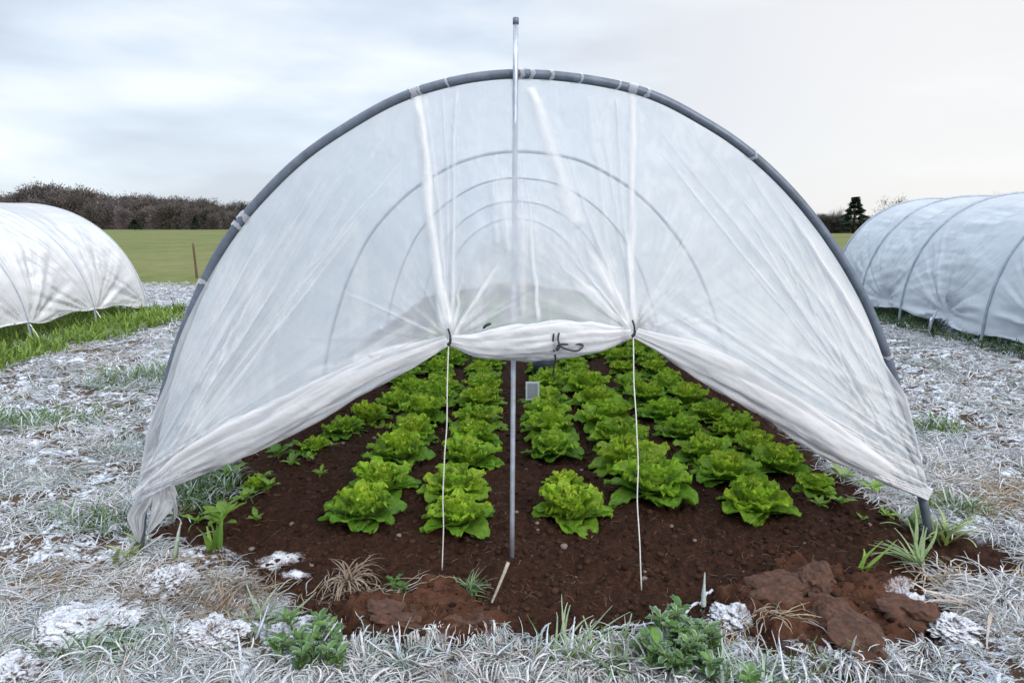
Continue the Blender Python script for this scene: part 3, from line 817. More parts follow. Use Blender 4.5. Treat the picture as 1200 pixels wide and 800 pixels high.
# ------------------------------------------------------------------ blades of grass
def blades(b, P, yaw, elev, L, W, droop, curl, col, S=6, sides=3, clamp=True, wob=0.25, tip=None, lift=0.0):
    n = len(P)
    p = np.array(P, float); pts = [p.copy()]; e = np.array(elev, float); ya = np.array(yaw, float)
    dirs = []
    for i in range(S):
        d = np.stack([np.cos(e) * np.cos(ya), np.cos(e) * np.sin(ya), np.sin(e)], 1)
        dirs.append(d)
        p = p + d * (L / S)[:, None]
        if clamp:
            hz = hgt(p[:, 0], p[:, 1]) + W * 0.6
            low = p[:, 2] < hz; p[low, 2] = hz[low]; e = np.where(low, np.abs(e) * .25, e)
        pts.append(p.copy())
        e = e - droop / S + rng.normal(0, wob * .5, n); ya = ya + curl / S + rng.normal(0, wob, n)
    dirs.append(dirs[-1])
    pts = np.array(pts); dirs = np.array(dirs)                         # S+1, n, 3
    side = np.stack([-dirs[..., 1], dirs[..., 0], 0 * dirs[..., 0]], -1); side /= np.linalg.norm(side, axis=-1, keepdims=True) + 1e-6
    up = np.cross(dirs, side) * -1
    prof = np.array([.75, 1, 1, .95, .85, .7, .5, .35, .2][:S] + [0.22])
    r = W[None] * .5 * prof[:, None] * (1 + rng.normal(0, .12, (S + 1, n)))
    if sides == 3:
        an = [math.pi / 2, math.pi * 7 / 6, math.pi * 11 / 6]
        V = np.stack([pts + r[..., None] * (math.cos(a) * side + math.sin(a) * up) for a in an], 2)   # S+1,n,3sides,3
    else:
        V = np.stack([pts - r[..., None] * side, pts + r[..., None] * side], 2)
    V = V.transpose(1, 0, 2, 3)                                         # n,S+1,k,3
    k = V.shape[2]
    f = grid_faces(k, S + 1, k == 3)
    Fa = (f[None] + (np.arange(n) * (S + 1) * k)[:, None, None]).reshape(-1, 4)
    c = np.repeat(col[:, None], (S + 1) * k, 1)
    if tip is not None:
        u = np.repeat(np.linspace(0, 1, S + 1), k)[None, :, None] ** .8
        c = c * (1 - u) + tip[:, None] * u
    b.add(V.reshape(-1, 3), Fa, c.reshape(-1, 3))

WHITE = np.array([.75, .82, .92]); STRAW = np.array([.36, .285, .205]); BROWN = np.array([.13, .085, .055]); GREEN = np.array([.075, .15, .03]); PALEG = np.array([.26, .36, .28])
def region(n, x0, x1, y0, y1, pad=0.03):
    p = np.stack([rng.uniform(x0, x1, n), rng.uniform(y0, y1, n)], 1)
    return p
CL = [(205, 690, 66), (110, 735, 116), (252, 757, 72), (345, 745, 84), (20, 790, 86), (865, 722, 72), (1120, 735, 76)]
CLG = [(ground(a, b)[:2], c * ((ground(a, b) - C0) @ cF) / F / 2) for a, b, c in CL]
def keep_open(p, thr=0.5):
    m = (bedmask(p[:, 0], p[:, 1]) < thr)
    for g0, rr in CLG:
        m &= ~((((p[:, 0] - g0[0]) / rr) ** 2 + ((p[:, 1] - g0[1] + .02) / (rr * .9)) ** 2 < 1) & (rng.uniform(0, 1, len(p)) < .78))
    inl = (p[:, 0] < xl - .1) & (p[:, 0] > xl - 3.1) & (p[:, 1] < LY[-1] + .1) & (p[:, 1] > LY[0])
    inr = (p[:, 0] > xr + .1) & (p[:, 0] < xr + 3) & (p[:, 1] < RY[-1] + .1) & (p[:, 1] > RY[0] - .5)
    return p[m & ~inl & ~inr]
def on_ground(p, dz=-.004):
    return np.stack([p[:, 0], p[:, 1], hgt(p[:, 0], p[:, 1]) + dz], 1)

fr = MB()
def frost_patch(n, x0, x1, y0, y1, Lr, Wr, er, thr=.5, fmin=.62, gaps=.47, S=6, sides=3, flow=None, mixg=0.0):
    p = keep_open(region(n, x0, x1, y0, y1), thr)
    cl = fbm(p[:, 0] * 4.5, p[:, 1] * 4.5, 21, 4)                       # clumps with bare gaps
    p = p[rng.uniform(0, 1, len(p)) < sstep(gaps - .05, gaps + .09, cl) * .95 + .05]
    m = len(p)
    f = fbm(p[:, 0] * 1.6 + 5, p[:, 1] * 1.6, 22, 3)
    g = fbm(p[:, 0] * 1.1 - 8, p[:, 1] * 1.1, 23, 3)
    q = rng.uniform(0, 1, m)
    col = np.tile(WHITE, (m, 1)) * rng.uniform(.82, 1.12, (m, 1))
    st = q < sstep(.56, .76, f) * .45 + .03 + mixg * .8
    col[st] = STRAW * rng.uniform(.6, 1.5, (st.sum(), 1))
    gr = (~st) & (rng.uniform(0, 1, m) < sstep(.55, .7, g) * .6 + .05 + mixg)
    col[gr] = (GREEN + (PALEG - GREEN) * rng.uniform(0, 1, (gr.sum(), 1)))
    tipc = col * .45 + WHITE * .55
    L = rng.uniform(*Lr, m) * (0.7 + .6 * rng.uniform(0, 1, m)); W = rng.uniform(*Wr, m)
    # gather most blades into tufts
    cell = np.clip(.09 + .02 * p[:, 1], .1, .22); ci = np.floor(p / cell[:, None])
    cx_ = np.stack([ci[:, 0] + .2 + .6 * _h(ci[:, 0], ci[:, 1], 5), ci[:, 1] + .2 + .6 * _h(ci[:, 0], ci[:, 1], 6)], 1) * cell[:, None]
    tf = rng.uniform(0, 1, m) < .7
    away = np.arctan2(p[:, 1] - cx_[:, 1], p[:, 0] - cx_[:, 0])
    p = np.where(tf[:, None], cx_ + (p - cx_) * rng.uniform(.1, .55, (m, 1)), p)
    yaw = rng.uniform(0, 6.283, m) if flow is None else fbm(p[:, 0] * 2, p[:, 1] * 2, 24) * 9 + rng.normal(0, .9, m)
    yaw = np.where(tf, away + rng.normal(0, .6, m), yaw)
    W = W * np.exp(rng.normal(0, .3, m)); tone = .86 + .3 * _h(ci[:, 0], ci[:, 1], 9)[:, None]
    base = (col * .66 + BROWN * .34) * tone
    tipc = np.clip(tipc * tone * 1.2, 0, .88)
    blades(fr, on_ground(p), yaw, rng.uniform(*er, m), L, W, rng.uniform(.6, 2.6, m), rng.normal(0, 1.1, m), base, S, sides, tip=tipc)
# foreground, then each side, then far
frost_patch(5200, -.55, .5, 1.44, 1.74, (.05, .11), (.004, .0068), (.1, 1.1), .45, gaps=.2)
frost_patch(36000, -1.9, 1.9, 1.42, 2.05, (.04, .11), (.0022, .0046), (.05, .8), .45, gaps=.50, flow=1, mixg=.06)
frost_patch(30000, -1.9, 1.9, 1.42, 2.1, (.018, .05), (.0018, .0034), (.1, 1.2), .45, gaps=.30, S=3, sides=3, mixg=.06)
frost_patch(4200, -1.9, 1.9, 1.42, 1.72, (.05, .12), (.0045, .0072), (.2, 1.1), .45, gaps=.46, mixg=.05)
frost_patch(30000, -3.0, -1.25, 1.9, 3.6, (.06, .15), (.0028, .005), (.05, .8), flow=1)
frost_patch(27000, 1.35, 3.2, 1.9, 3.8, (.06, .16), (.0028, .005), (.05, .8), flow=1)
frost_patch(27000, -6, -1.6, 3.5, 7.5, (.06, .15), (.004, .007), (.05, .7), S=4, flow=1)
frost_patch(27000, 1.6, 6, 3.6, 7.5, (.06, .16), (.004, .007), (.05, .8), S=4, flow=1)
frost_patch(15000, -9, -1.6, 7.5, 14.2, (.08, .16), (.006, .010), (.05, .7), S=3, sides=2, flow=1)
frost_patch(9000, 1.6, 8, 7.5, 14.2, (.08, .16), (.006, .010), (.05, .7), S=3, sides=2, flow=1)
tag(fr.build('frosted_grass', M['frost'], None), 'matted white frosted grass covering the open ground', None, None, 'stuff')

# green strips under the side tunnels
gs = MB()
def green_strip(n, x0, x1, y0, y1, c0, c1, Lr, W):
    p = region(n, x0, x1, y0, y1); p = p[fbm(p[:, 0] * 3, p[:, 1] * 3, 31) > .36]; m = len(p)
    col = np.array(c0) + (np.array(c1) - np.array(c0)) * rng.uniform(0, 1, (m, 1))
    L = rng.uniform(*Lr, m)
    blades(gs, on_ground(p), rng.uniform(0, 6.28, m), rng.uniform(.7, 1.5, m), L, np.full(m, W), rng.uniform(.3, 1.6, m), rng.normal(0, .5, m), col, 4, 2, False, .12, tip=col * 1.3)
green_strip(9000, xl - 1.6, xl + .75, LY[0], LY[-1] - .3, (.07, .13, .015), (.17, .26, .03), (.10, .24), .012)
green_strip(1500, xl - 1.0, xl + .35, LY[-1] - .3, LY[-1] + .5, (.07, .13, .015), (.15, .22, .03), (.08, .18), .012)
green_strip(6000, xr - .25, xr + 1.2, RY[0], RY[-1] - .4, (.02, .055, .015), (.06, .11, .03), (.06, .14), .011)
tag(gs.build('green_grass', M['grass'], None), 'lush green grass along the feet of the side tunnels', None, None, 'stuff')
# small green patches in the frost
gp_ = MB()
for (a, b, rx, ry, n, c1) in ((20, 495, .45, .25, 900, (.12, .22, .05)), (165, 443, .4, .3, 600, (.16, .24, .12)), (1098, 503, .14, .12, 260, (.14, .23, .04)), (235, 575, .16, .22, 700, (.10, .18, .05)), (120, 610, .2, .1, 260, (.12, .2, .1)),
                        (1120, 600, .12, .08, 160, (.14, .22, .06)), (700, 770, .25, .05, 160, (.10, .2, .04)), (880, 785, .3, .06, 300, (.10, .2, .05)), (130, 770, .25, .05, 200, (.09, .18, .06))):
    g0 = ground(a, b); p = np.stack([g0[0] + rng.normal(0, rx * .5, n), g0[1] + rng.normal(0, ry * .5, n)], 1); m = n
    col = np.array([.05, .10, .02]) + (np.array(c1) - [.05, .1, .02]) * rng.uniform(0, 1, (m, 1))
    k = (g0[1] / 2.2) ** .5
    tipc = np.where(rng.uniform(0, 1, (m, 1)) < .35, WHITE * .8, col * 1.2)
    blades(gp_, on_ground(p), rng.uniform(0, 6.28, m), rng.uniform(.4, 1.4, m), rng.uniform(.05, .12, m) * k, np.full(m, .0045 * k), rng.uniform(.4, 1.8, m), rng.normal(0, .6, m), col, 5, 2, True, .12, tip=tipc)
tag(gp_.build('green_grass', M['grass'], None), 'patches of green grass showing through the frost', None, None, 'stuff')

# dry straw: matted in places and littered over the soil
sw = MB()
def straw_patch(a, b, rx, ry, n, L, W, yaw0, ysd, cr=(.6, 1.4), er=(0, .35)):
    g0 = ground(a, b); p = np.stack([g0[0] + rng.normal(0, rx * .55, n), g0[1] + rng.normal(0, ry * .55, n)], 1)
    col = (STRAW * rng.uniform(*cr, (n, 1))); k = rng.uniform(0, 1, n) < .25; col[k] = col[k] * .5 + WHITE * .45
    blades(sw, on_ground(p), rng.normal(yaw0, ysd, n), rng.uniform(*er, n), rng.uniform(.5, 1.3, n) * L, np.full(n, W) * rng.uniform(.7, 1.3, n), rng.uniform(.2, 1.5, n), rng.normal(0, .8, n), col, 6, 3)
straw_patch(70, 682, .35, .06, 420, .22, .0042, .1, .25)
straw_patch(250, 705, .22, .06, 300, .12, .003, 1.0, .9, (.4, 1.3), (.1, .9))
straw_patch(170, 720, .3, .06, 130, .13, .003, .5, 1.5, (.5, 1.3), (.1, .8))
straw_patch(1150, 585, .35, .18, 620, .2, .0042, .2, .5, (.7, 1.6))
straw_patch(1130, 680, .2, .05, 90, .2, .005, .5, .8, (.8, 1.7), (0, .3))
straw_patch(420, 690, .2, .04, 60, .1, .004, 0, 2, (.5, 1.2))
straw_patch(880, 735, .15, .03, 60, .1, .004, 0, 2, (.7, 1.5))
straw_patch(60, 415, .5, .12, 200, .2, .008, 0, .6, (.3, .9))
# litter on the bed
nlit = 1500
p = np.stack([rng.uniform(-1.5, 1.5, nlit), 1.85 + rng.uniform(0, 1, nlit) ** 1.4 * 2.6], 1)
p = p[bedmask(p[:, 0], p[:, 1]) > .5]; nlit = len(p)
blades(sw, on_ground(p, .002), rng.uniform(0, 6.28, nlit), rng.uniform(0, .3, nlit), rng.uniform(.015, .06, nlit), rng.uniform(.0012, .0026, nlit), rng.uniform(.2, 1.5, nlit), rng.normal(0, 1.5, nlit),
       (np.array([.16, .10, .07]) * rng.uniform(.4, 1.7, (nlit, 1))), 4, 3)
tag(sw.build('dry_straw', M['grass'], None), 'dry straw matted on the ground and littering the soil', None, None, 'stuff')

# crumbs of earth
def lump(r, seed, sub=1, flat_=.75, amp=.35):
    import bmesh
    bm = bmesh.new(); bmesh.ops.create_icosphere(bm, subdivisions=sub, radius=1)
    V = np.array([v.co[:] for v in bm.verts]); Fc = np.array([[v.index for v in f.verts] for f in bm.faces]); bm.free()
    n = fbm(V[:, 0] * 1.7 + seed * 3.3 + V[:, 2] * 1.1, V[:, 1] * 1.7 - V[:, 2] * 1.3, seed, 3) - .5
    n2 = fbm(V[:, 0] * 6 + seed + V[:, 2] * 5, V[:, 1] * 6 - V[:, 2] * 4, seed + 5, 3) - .5
    V = V * (1 + amp * 2 * n + amp * .5 * n2)[:, None]; V[:, 2] *= flat_
    return V * r, Fc
cb = MB()
protoL = [lump(1, 800 + k) for k in range(10)]
nc = 13000
p = np.stack([rng.uniform(-1.6, 1.6, nc), 1.7 + rng.uniform(0, 1, nc) ** 1.5 * 3.2], 1)
p = p[(bedmask(p[:, 0], p[:, 1]) > .35) & (claymask(p[:, 0], p[:, 1]) < rng.uniform(.1, 1.7, len(p)))]
pz = hgt(p[:, 0], p[:, 1])
for i in range(len(p)):
    V, Fc = protoL[i % 10]
    s = .003 + .014 * rng.uniform(0, 1) ** 5
    a = rng.uniform(0, 6.28); c, sn = math.cos(a), math.sin(a)
    Vr = np.stack([V[:, 0] * c - V[:, 1] * sn, V[:, 0] * sn + V[:, 1] * c, V[:, 2]], 1) * s
    u = rng.uniform(0, 1)
    col = np.array([.031, .0145, .009]) * rng.uniform(.5, 1.9) if u > .02 else np.array([.2, .16, .14])
    cb.add(Vr + [p[i, 0], p[i, 1], pz[i] + s * .2], Fc, col)
mcr = leafmat('soil_crumb', 0.0, .95, 150, .8, .15)
tag(cb.build('soil_crumbs', mcr, None, True), 'dark crumbs of earth over the lettuce bed', None, None, 'stuff')

# ------------------------------------------------------------------ frosted clods and mounds (things)
def clod(px_, py_, w_px, h_, label, flat_=.6, seed=0):
    g0 = ground(px_, py_); dep = (g0 - C0) @ cF; r = w_px * dep / F / 2
    V, Fc = lump(1, seed, 6, 1, .42)
    V = V * [r, r * .75, h_]
    n = fbm(V[:, 0] * 60, V[:, 1] * 60 + V[:, 2] * 40, seed, 3) - .5
    n3 = fbm(V[:, 0] * 170, V[:, 1] * 170 + V[:, 2] * 120, seed + 3, 2) - .5
    V = V + (V / (np.linalg.norm(V, axis=1)[:, None])) * (n * .034 + n3 * .016)[:, None]
    z = float(hgt(g0[0:1], g0[1:2])[0])
    o = link('frosted_clod', mesh('frosted_clod', V, Fc, M['rime']))
    o.location = (g0[0], g0[1], z + h_ * .05)
    tag(o, label, 'clod', 'frosted clods in the foreground')
clod(205, 690, 62, .04, 'rounded frosted clod just below the left foot of the arch', seed=901)
clod(110, 735, 110, .035, 'widest frosty clod, nearest the left edge of the picture', seed=902)
clod(252, 757, 66, .04, 'round frosted clod below the brown straw nest', seed=903)
clod(345, 745, 78, .04, 'frosted clod just behind the leafy chickweed', seed=904)
clod(20, 790, 80, .045, 'frosted clod in the bottom left corner', seed=905)
clod(865, 722, 66, .03, 'frosted earth clod left of the red clay slab', seed=906)
clod(1120, 735, 70, .03, 'frosted clod right of the red clay slab', seed=907)

# ------------------------------------------------------------------ weeds (things)
def gpos(a, b):
    g0 = ground(a, b); z = float(hgt(g0[0:1], g0[1:2])[0]); return (g0[0], g0[1], z), ((g0 - C0) @ cF) / F   # metres per pixel
def weed(name, label, cat, a, b, hpx, nleaf, Lpx, c0, c1, group=None, wide=.45, stems=1, spread=0.0, seed=0, el=(-.1, .6)):
    r = np.random.default_rng(seed); loc, mp = gpos(a, b)
    root = thing(name, label, cat, loc, 0, group)
    lf = MB()
    for sidx in range(stems):
        bx, by = r.normal(0, spread * mp, 2) if stems > 1 else (0, 0)
        hh = hpx * mp * r.uniform(.7, 1.1)
        lean = r.normal(0, .18, 2)
        P = np.array([[bx + lean[0] * hh * u ** 1.5, by + lean[1] * hh * u ** 1.5, -.01 + (hh + .01) * u] for u in np.linspace(0, 1, 6)])
        st = MB(); st.add(*tube(P, np.linspace(.0035, .002, 6), 6), col=(.16, .24, .05)); st.build('stem', M['weed'], root)
        for k in range(nleaf):
            u = .35 + .65 * (k + 1) / nleaf; ph = k * 2.4 + r.normal(0, .3)
            base = np.array([np.interp(u, np.linspace(0, 1, 6), P[:, j]) for j in range(3)])
            L = Lpx * mp * r.uniform(.6, 1.15)
            V, f, s, t = leaf(L, L * wide, el[1] + r.normal(0, .2), el[0] + r.normal(0, .3), ph, .003, 0, .25, .004, 4, r.integers(50), 7, 5, shape=.85)
            col = np.array(c0) + (np.array(c1) - np.array(c0)) * r.uniform(0, 1)
            rim = np.clip(t ** 3 * r.uniform(0, .7), 0, .6)[:, None] if stems > 4 else 0.0
            lf.add(V + base, f, col * (1.15 - .25 * s[:, None]) * (1 - rim) + WHITE * .8 * rim)
    lf.build('leaves', M['weed'], root)
    return root
YG0, YG1 = (.13, .26, .03), (.22, .36, .05); DG0, DG1 = (.05, .13, .02), (.11, .22, .035)
weed('weed', 'bright green leafy weed on a stem, in the soil by the left leg', 'weed', 258, 622, 36, 9, 34, YG0, YG1, seed=1)
weed('weed', 'small yellow green weed rosette behind the tall stemmed weed', 'weed', 288, 583, 10, 7, 20, YG0, YG1, seed=2)
weed('weed', 'low green weed in the shade of the sheet, nearest the left leg', 'weed', 270, 558, 10, 8, 24, DG0, DG1, seed=3)
weed('weed', 'leafy weed under the left sheet between the low weed and the first lettuces', 'weed', 326, 534, 8, 8, 24, DG0, YG0, seed=4)
weed('weed', 'tiny weed seedling on bare soil left of the second lettuce row', 'weed', 310, 556, 6, 6, 15, YG0, YG1, seed=5)
weed('weed', 'small pale weed at the edge of the sheet beside the outermost left lettuces', 'weed', 352, 520, 6, 6, 18, YG0, YG1, seed=6)
weed('weed', 'tiny green seedling alone on soil beyond the small weeds', 'weed', 390, 518, 4, 6, 12, YG0, YG1, seed=7)
weed('weed', 'small green seedling just right of the smallest right lettuce', 'weed', 985, 588, 7, 8, 18, YG0, YG1, seed=8)
weed('weed', 'pale weed under the hem of the right sheet', 'weed', 985, 560, 10, 8, 20, (.16, .24, .08), (.26, .34, .16), seed=9)
weed('weed', 'weed with upright leaf near the right end of the sheet hem', 'weed', 1022, 574, 9, 6, 18, YG0, YG1, seed=10)
weed('weed', 'tiny two leaved seedling right of the front lettuces', 'weed', 1010, 604, 4, 3, 11, YG0, YG1, seed=11)
weed('chickweed', 'dense leafy green chickweed clump in the frost at lower left', 'weed', 368, 778, 24, 13, 15, DG0, DG1, stems=20, spread=24, seed=12, wide=.6)
weed('chickweed', 'large dark green chickweed clump in the frost at lower right of centre', 'weed', 800, 768, 40, 15, 17, DG0, DG1, stems=26, spread=27, seed=13, wide=.6)
weed('chickweed', 'small chickweed shoots beside the dry tuft', 'weed', 468, 690, 10, 6, 12, DG0, DG1, stems=4, spread=8, seed=14, wide=.6)

for k, (a, b, l_, lab) in enumerate([(232, 606, 20, 'low weed close to the film tail of the left leg'), (318, 570, 14, 'lone seedling on the bare soil left of the front lettuces'), (342, 542, 17, 'weed seedling just outside the edge of the left bare strip'),
     (300, 603, 15, 'small leafy weed right of the tall stemmed weed'), (360, 534, 14, 'tiny weed between the left weeds and the second lettuce row'), (374, 552, 11, 'very small seedling in the middle of the left bare strip'),
     (405, 508, 14, 'little weed between the two leftmost lettuce rows'), (1040, 600, 14, 'low weed beneath the right corner of the sheet'), (960, 590, 12, 'small weed just in front of the smallest right lettuce')]):
    weed('weed', lab, 'weed', a, b, 5, 7, l_, YG0 if k % 2 else DG1, YG1, seed=200 + k)
def clay_chunk(px_, py_, wpx, h_, lab, seed):
    loc, mp = gpos(px_, py_); r = wpx * mp / 2
    V, Fc = lump(1, seed, 5, 1, .5)
    fac = np.floor((fbm(V[:, 0] * 2 + seed, V[:, 1] * 2 + V[:, 2] * 2, seed + 2, 2)) * 7) / 7
    V = V * (.9 + .25 * fac)[:, None]
    V[:, 2] = np.clip(V[:, 2], -1, .55 + .35 * fbm(V[:, 0] * 3, V[:, 1] * 3, seed + 4))
    V = V * [r, r * .62, h_]
    nn = fbm(V[:, 0] * 50, V[:, 1] * 50 + V[:, 2] * 50, seed, 3) - .5; V[:, 2] += nn * .018; V[:, 0] += nn * .012
    o = link('clay_clod', mesh('clay_clod', V, Fc, M['clay'])); o.location = (loc[0], loc[1], loc[2] - h_ * .05); o.rotation_euler = (0, 0, seed * 1.3)
    tag(o, lab, 'clod')
M['clay'] = simple('red_clay', (.064, .029, .0175), .97, 0, .6, 42, .9)
clay_chunk(912, 700, 92, .042, 'large red clay clod at the left end of the right clay patch', 921)
clay_chunk(990, 742, 110, .042, 'broadest red clay clod, in the middle of the right clay patch', 922)
clay_chunk(1062, 724, 70, .04, 'red clay clod beside the frost at the right end of the clay patch', 923)
clay_chunk(955, 690, 60, .04, 'smaller clay clod behind the broadest one, against the dark soil', 924)
clay_chunk(462, 728, 74, .024, 'red clay clod right of the drooping dry tuft', 925)
clay_chunk(548, 736, 66, .022, 'red clay clod just left of the leaning dry stalk', 926)
def tuft(name, label, cat, a, b, n, Lpx, Wpx, c0, c1, el=(.5, 1.4), droop=(.3, 1.8), seed=0, frosttip=0.0, yaw=None, S=8, sides=2, spread=4, group=None):
    global rng
    keep = rng; rng = np.random.default_rng(seed + 4000)
    loc, mp = gpos(a, b)
    bb = MB()
    P = np.zeros((n, 3)); P[:, :2] = rng.normal(0, spread * mp, (n, 2)); P[:, 2] = -.006
    col = np.array(c0) + (np.array(c1) - np.array(c0)) * rng.uniform(0, 1, (n, 1))
    ya = rng.uniform(0, 6.283, n) if yaw is None else rng.normal(yaw[0], yaw[1], n)
    blades(bb, P, ya, rng.uniform(*el, n), Lpx * mp * rng.uniform(.6, 1.1, n), np.full(n, Wpx * mp), rng.uniform(*droop, n), rng.normal(0, .4, n), col, S, sides, False, .05, tip=col * (1 - frosttip) + WHITE * frosttip)
    o = bb.build(name, M['grass']); o.location = loc
    rng = keep
    return tag(o, label, cat, group)
D0, D1 = (.16, .11, .075), (.34, .26, .18)
tuft('dry_grass_tuft', 'drooping dry brown grass tuft on the soil left of the strings', 'grass tuft', 408, 680, 70, 58, 2.2, D0, D1, (.4, 1.5), (1.2, 3.4), 1, .05)
tuft('grass_tuft', 'small green grass tuft between the left string and the pole', 'grass tuft', 549, 688, 70, 32, 2.4, (.06, .12, .03), (.15, .24, .06), (.3, 1.4), (.4, 1.8), 2, .1)
tuft('grass_tuft', 'green grass shoots growing under the tall weed by the left leg', 'grass tuft', 250, 652, 8, 48, 6, (.12, .24, .04), (.2, .34, .06), (1.2, 1.5), (0, .4), 3)
tuft('frosted_stalk', 'single stout frosted leaf standing right of the left leg', 'grass blade', 205, 664, 1, 58, 7.5, (.20, .30, .14), (.3, .38, .22), (1.38, 1.4), (0, .1), 4, .55, (.6, .1), spread=.5, sides=3)
tuft('frosted_stalk', 'single upright frosted stalk in front of the right string', 'grass blade', 824, 708, 1, 72, 7, (.35, .45, .36), (.4, .48, .4), (1.5, 1.55), (-.05, .05), 5, .6, spread=.5, sides=3)
tuft('grass_tuft', 'yellow green grass blades standing in soil above the red clay slab', 'grass tuft', 1010, 674, 6, 55, 5, (.18, .3, .04), (.26, .4, .07), (.8, 1.4), (0, .5), 6, spread=3)
tuft('grass_tuft', 'splayed green grass blades at the foot of the right leg', 'grass tuft', 1078, 662, 22, 70, 3.6, (.10, .19, .04), (.22, .3, .1), (.15, 1.1), (.3, 1.2), 7, .15)
tuft('grass_tuft', 'yellow green blades hugging the right leg of the arch', 'grass tuft', 1100, 626, 26, 50, 4, (.14, .22, .04), (.3, .38, .1), (.8, 1.5), (.3, 1.4), 8, .1, spread=7)
tuft('grass_tuft', 'green blades on the soil side of the right leg', 'grass tuft', 1066, 616, 8, 46, 6, (.10, .18, .03), (.2, .28, .06), (.8, 1.5), (.3, 1.4), 9, .1, spread=5)
tuft('grass_tuft', 'yellowish grass shoots at the foot of the left leg', 'grass tuft', 152, 650, 16, 46, 6, (.14, .2, .04), (.26, .3, .08), (.7, 1.5), (.2, 1.4), 10, .15, spread=8)
tuft('grass_tuft', 'broad green blades half frosted right of the straw nest', 'grass tuft', 312, 730, 26, 56, 4, (.09, .16, .05), (.2, .28, .1), (.15, .9), (.3, 1.0), 11, .25, spread=8)
tuft('grass_tuft', 'long green blades leaning right in front of the dark soil', 'grass tuft', 655, 766, 16, 95, 3.4, (.09, .17, .03), (.2, .3, .08), (.5, 1.1), (.1, .8), 12, .25, (.6, .7), spread=10)
tuft('grass_tuft', 'broad leaved green tuft left of the large chickweed', 'grass tuft', 720, 775, 26, 55, 5, (.07, .15, .04), (.16, .26, .08), (.3, 1.3), (.3, 1.3), 13, .2, spread=14)
tuft('grass_tuft', 'green tuft with frosted tips at the bottom right of centre', 'grass tuft', 860, 792, 60, 62, 3.8, (.08, .16, .04), (.2, .3, .12), (.5, 1.4), (.3, 1.5), 14, .5, spread=20)
tuft('grass_tuft', 'dark green tuft bent over at the lower left', 'grass tuft', 110, 778, 30, 70, 5, (.06, .12, .05), (.14, .22, .1), (.2, .9), (.4, 1.2), 15, .3, (.2, .5), spread=14)
tuft('dry_grass_tuft', 'tangle of dry brown stems behind the frosted clods at left', 'grass tuft', 262, 722, 50, 66, 3, (.12, .08, .05), (.34, .25, .16), (.2, 1.3), (.6, 2.6), 16, .1, spread=12)
tuft('dry_grass_tuft', 'pale dry stems arching over the right of the red clay slab', 'grass tuft', 1150, 715, 16, 85, 4.5, (.34, .25, .18), (.55, .45, .34), (.1, .8), (.3, 1.8), 17, .3, (3.3, .8), spread=12)
for k, (a, b, L, yv, el) in enumerate([(283, 790, 52, 1.5, 1.35), (300, 752, 60, .3, 1.2), (492, 776, 60, .3, 1.2), (470, 774, 50, 2.4, 1.2), (520, 780, 52, .3, 1.3), (570, 782, 52, .5, .9), (640, 776, 62, 1.5, 1.4), (668, 772, 52, 1.2, 1.3), (952, 794, 46, 2.2, 1.1), (1075, 796, 46, 2.4, .9), (922, 790, 52, 1.8, 1.2), (770, 762, 44, 2.4, 1.1), (985, 790, 44, 1.6, 1.45), (100, 735, 60, .6, .8)]):
    tuft('frosted_stalk', 'thick white frosted stalk sticking up from the foreground frost', 'stalk', a, b, 1, L, 4.6, WHITE * .9, WHITE, (el - .05, el + .05), (-.2, .5), 50 + k, .5, (yv, .1), spread=.5, sides=3, group='frosted stalks in the foreground')
# twig leaning in the soil below the pole
loc, mp = gpos(574, 706)
q = MB(); P = spline([(0, 0, -.01), (.03, .01, .06), (.06, .03, .13)], 10) * 1.0
q.add(*tube(P, np.linspace(.0035, .006, 10) , 7), col=(.5, .46, .38)); o = q.build('twig', M['weed']); o.location = loc
tag(o, 'pale dry stalk leaning in the soil just below the pole foot', 'twig')

P = np.array([ground(a, b) for a, b in ((688, 742), (720, 738), (760, 728), (800, 714), (826, 700), (836, 690))])
P = spline(P, 40); P[:, 2] = hgt(P[:, 0], P[:, 1]) + .018 + .012 * np.sin(np.linspace(0, 9, 40)); P[[0, -1], 2] -= .02
q = MB(); q.add(*tube(P - P[0], .0042 * (1 + rng.normal(0, .2, 40)), 7), col=WHITE * .85); o = q.build('frosted_runner', M['frost']); o.location = P[0]
tag(o, 'frosted creeping stem curving along the front edge of the dark soil', 'stem')
# bucket and plant label back in the rows
g0 = ground(637, 440); loc = (g0[0], g0[1], float(hgt(g0[0:1], g0[1:2])[0]))
bk = thing('bucket', 'dark blue bucket standing among the lettuces behind the pole', 'bucket', loc)
def lathe(prof, n=28):
    prof = np.array(prof); a = np.linspace(0, 2 * math.pi, n, endpoint=False)
    V = np.stack([prof[:, None, 0] * np.cos(a), prof[:, None, 0] * np.sin(a), np.repeat(prof[:, 1:2], n, 1)], -1)
    return V.reshape(-1, 3), grid_faces(n, len(prof), True)
q = MB(); q.add(*lathe([(.001, 0), (.075, 0), (.10, .20), (.094, .20), (.07, .01), (.001, .01)])); q.build('pail', M['bucket'], bk)
q = MB(); q.add(*lathe([(.1, .185), (.108, .188), (.108, .203), (.1, .206), (.094, .203)])); q.build('rim', M['bucket'], bk)
t_ = np.linspace(0, math.pi, 20); q = MB(); q.add(*tube(np.stack([.1 * np.cos(t_), -.02 * np.sin(t_), .19 + .12 * np.sin(t_)], 1), .004, 8)); q.build('handle', M['black'], bk)
g0 = ground(624, 474); loc = (g0[0], g0[1], float(hgt(g0[0:1], g0[1:2])[0]))
plb = thing('plant_label', 'small white framed card on a stake in the lettuces right of the pole', 'plant label', loc)
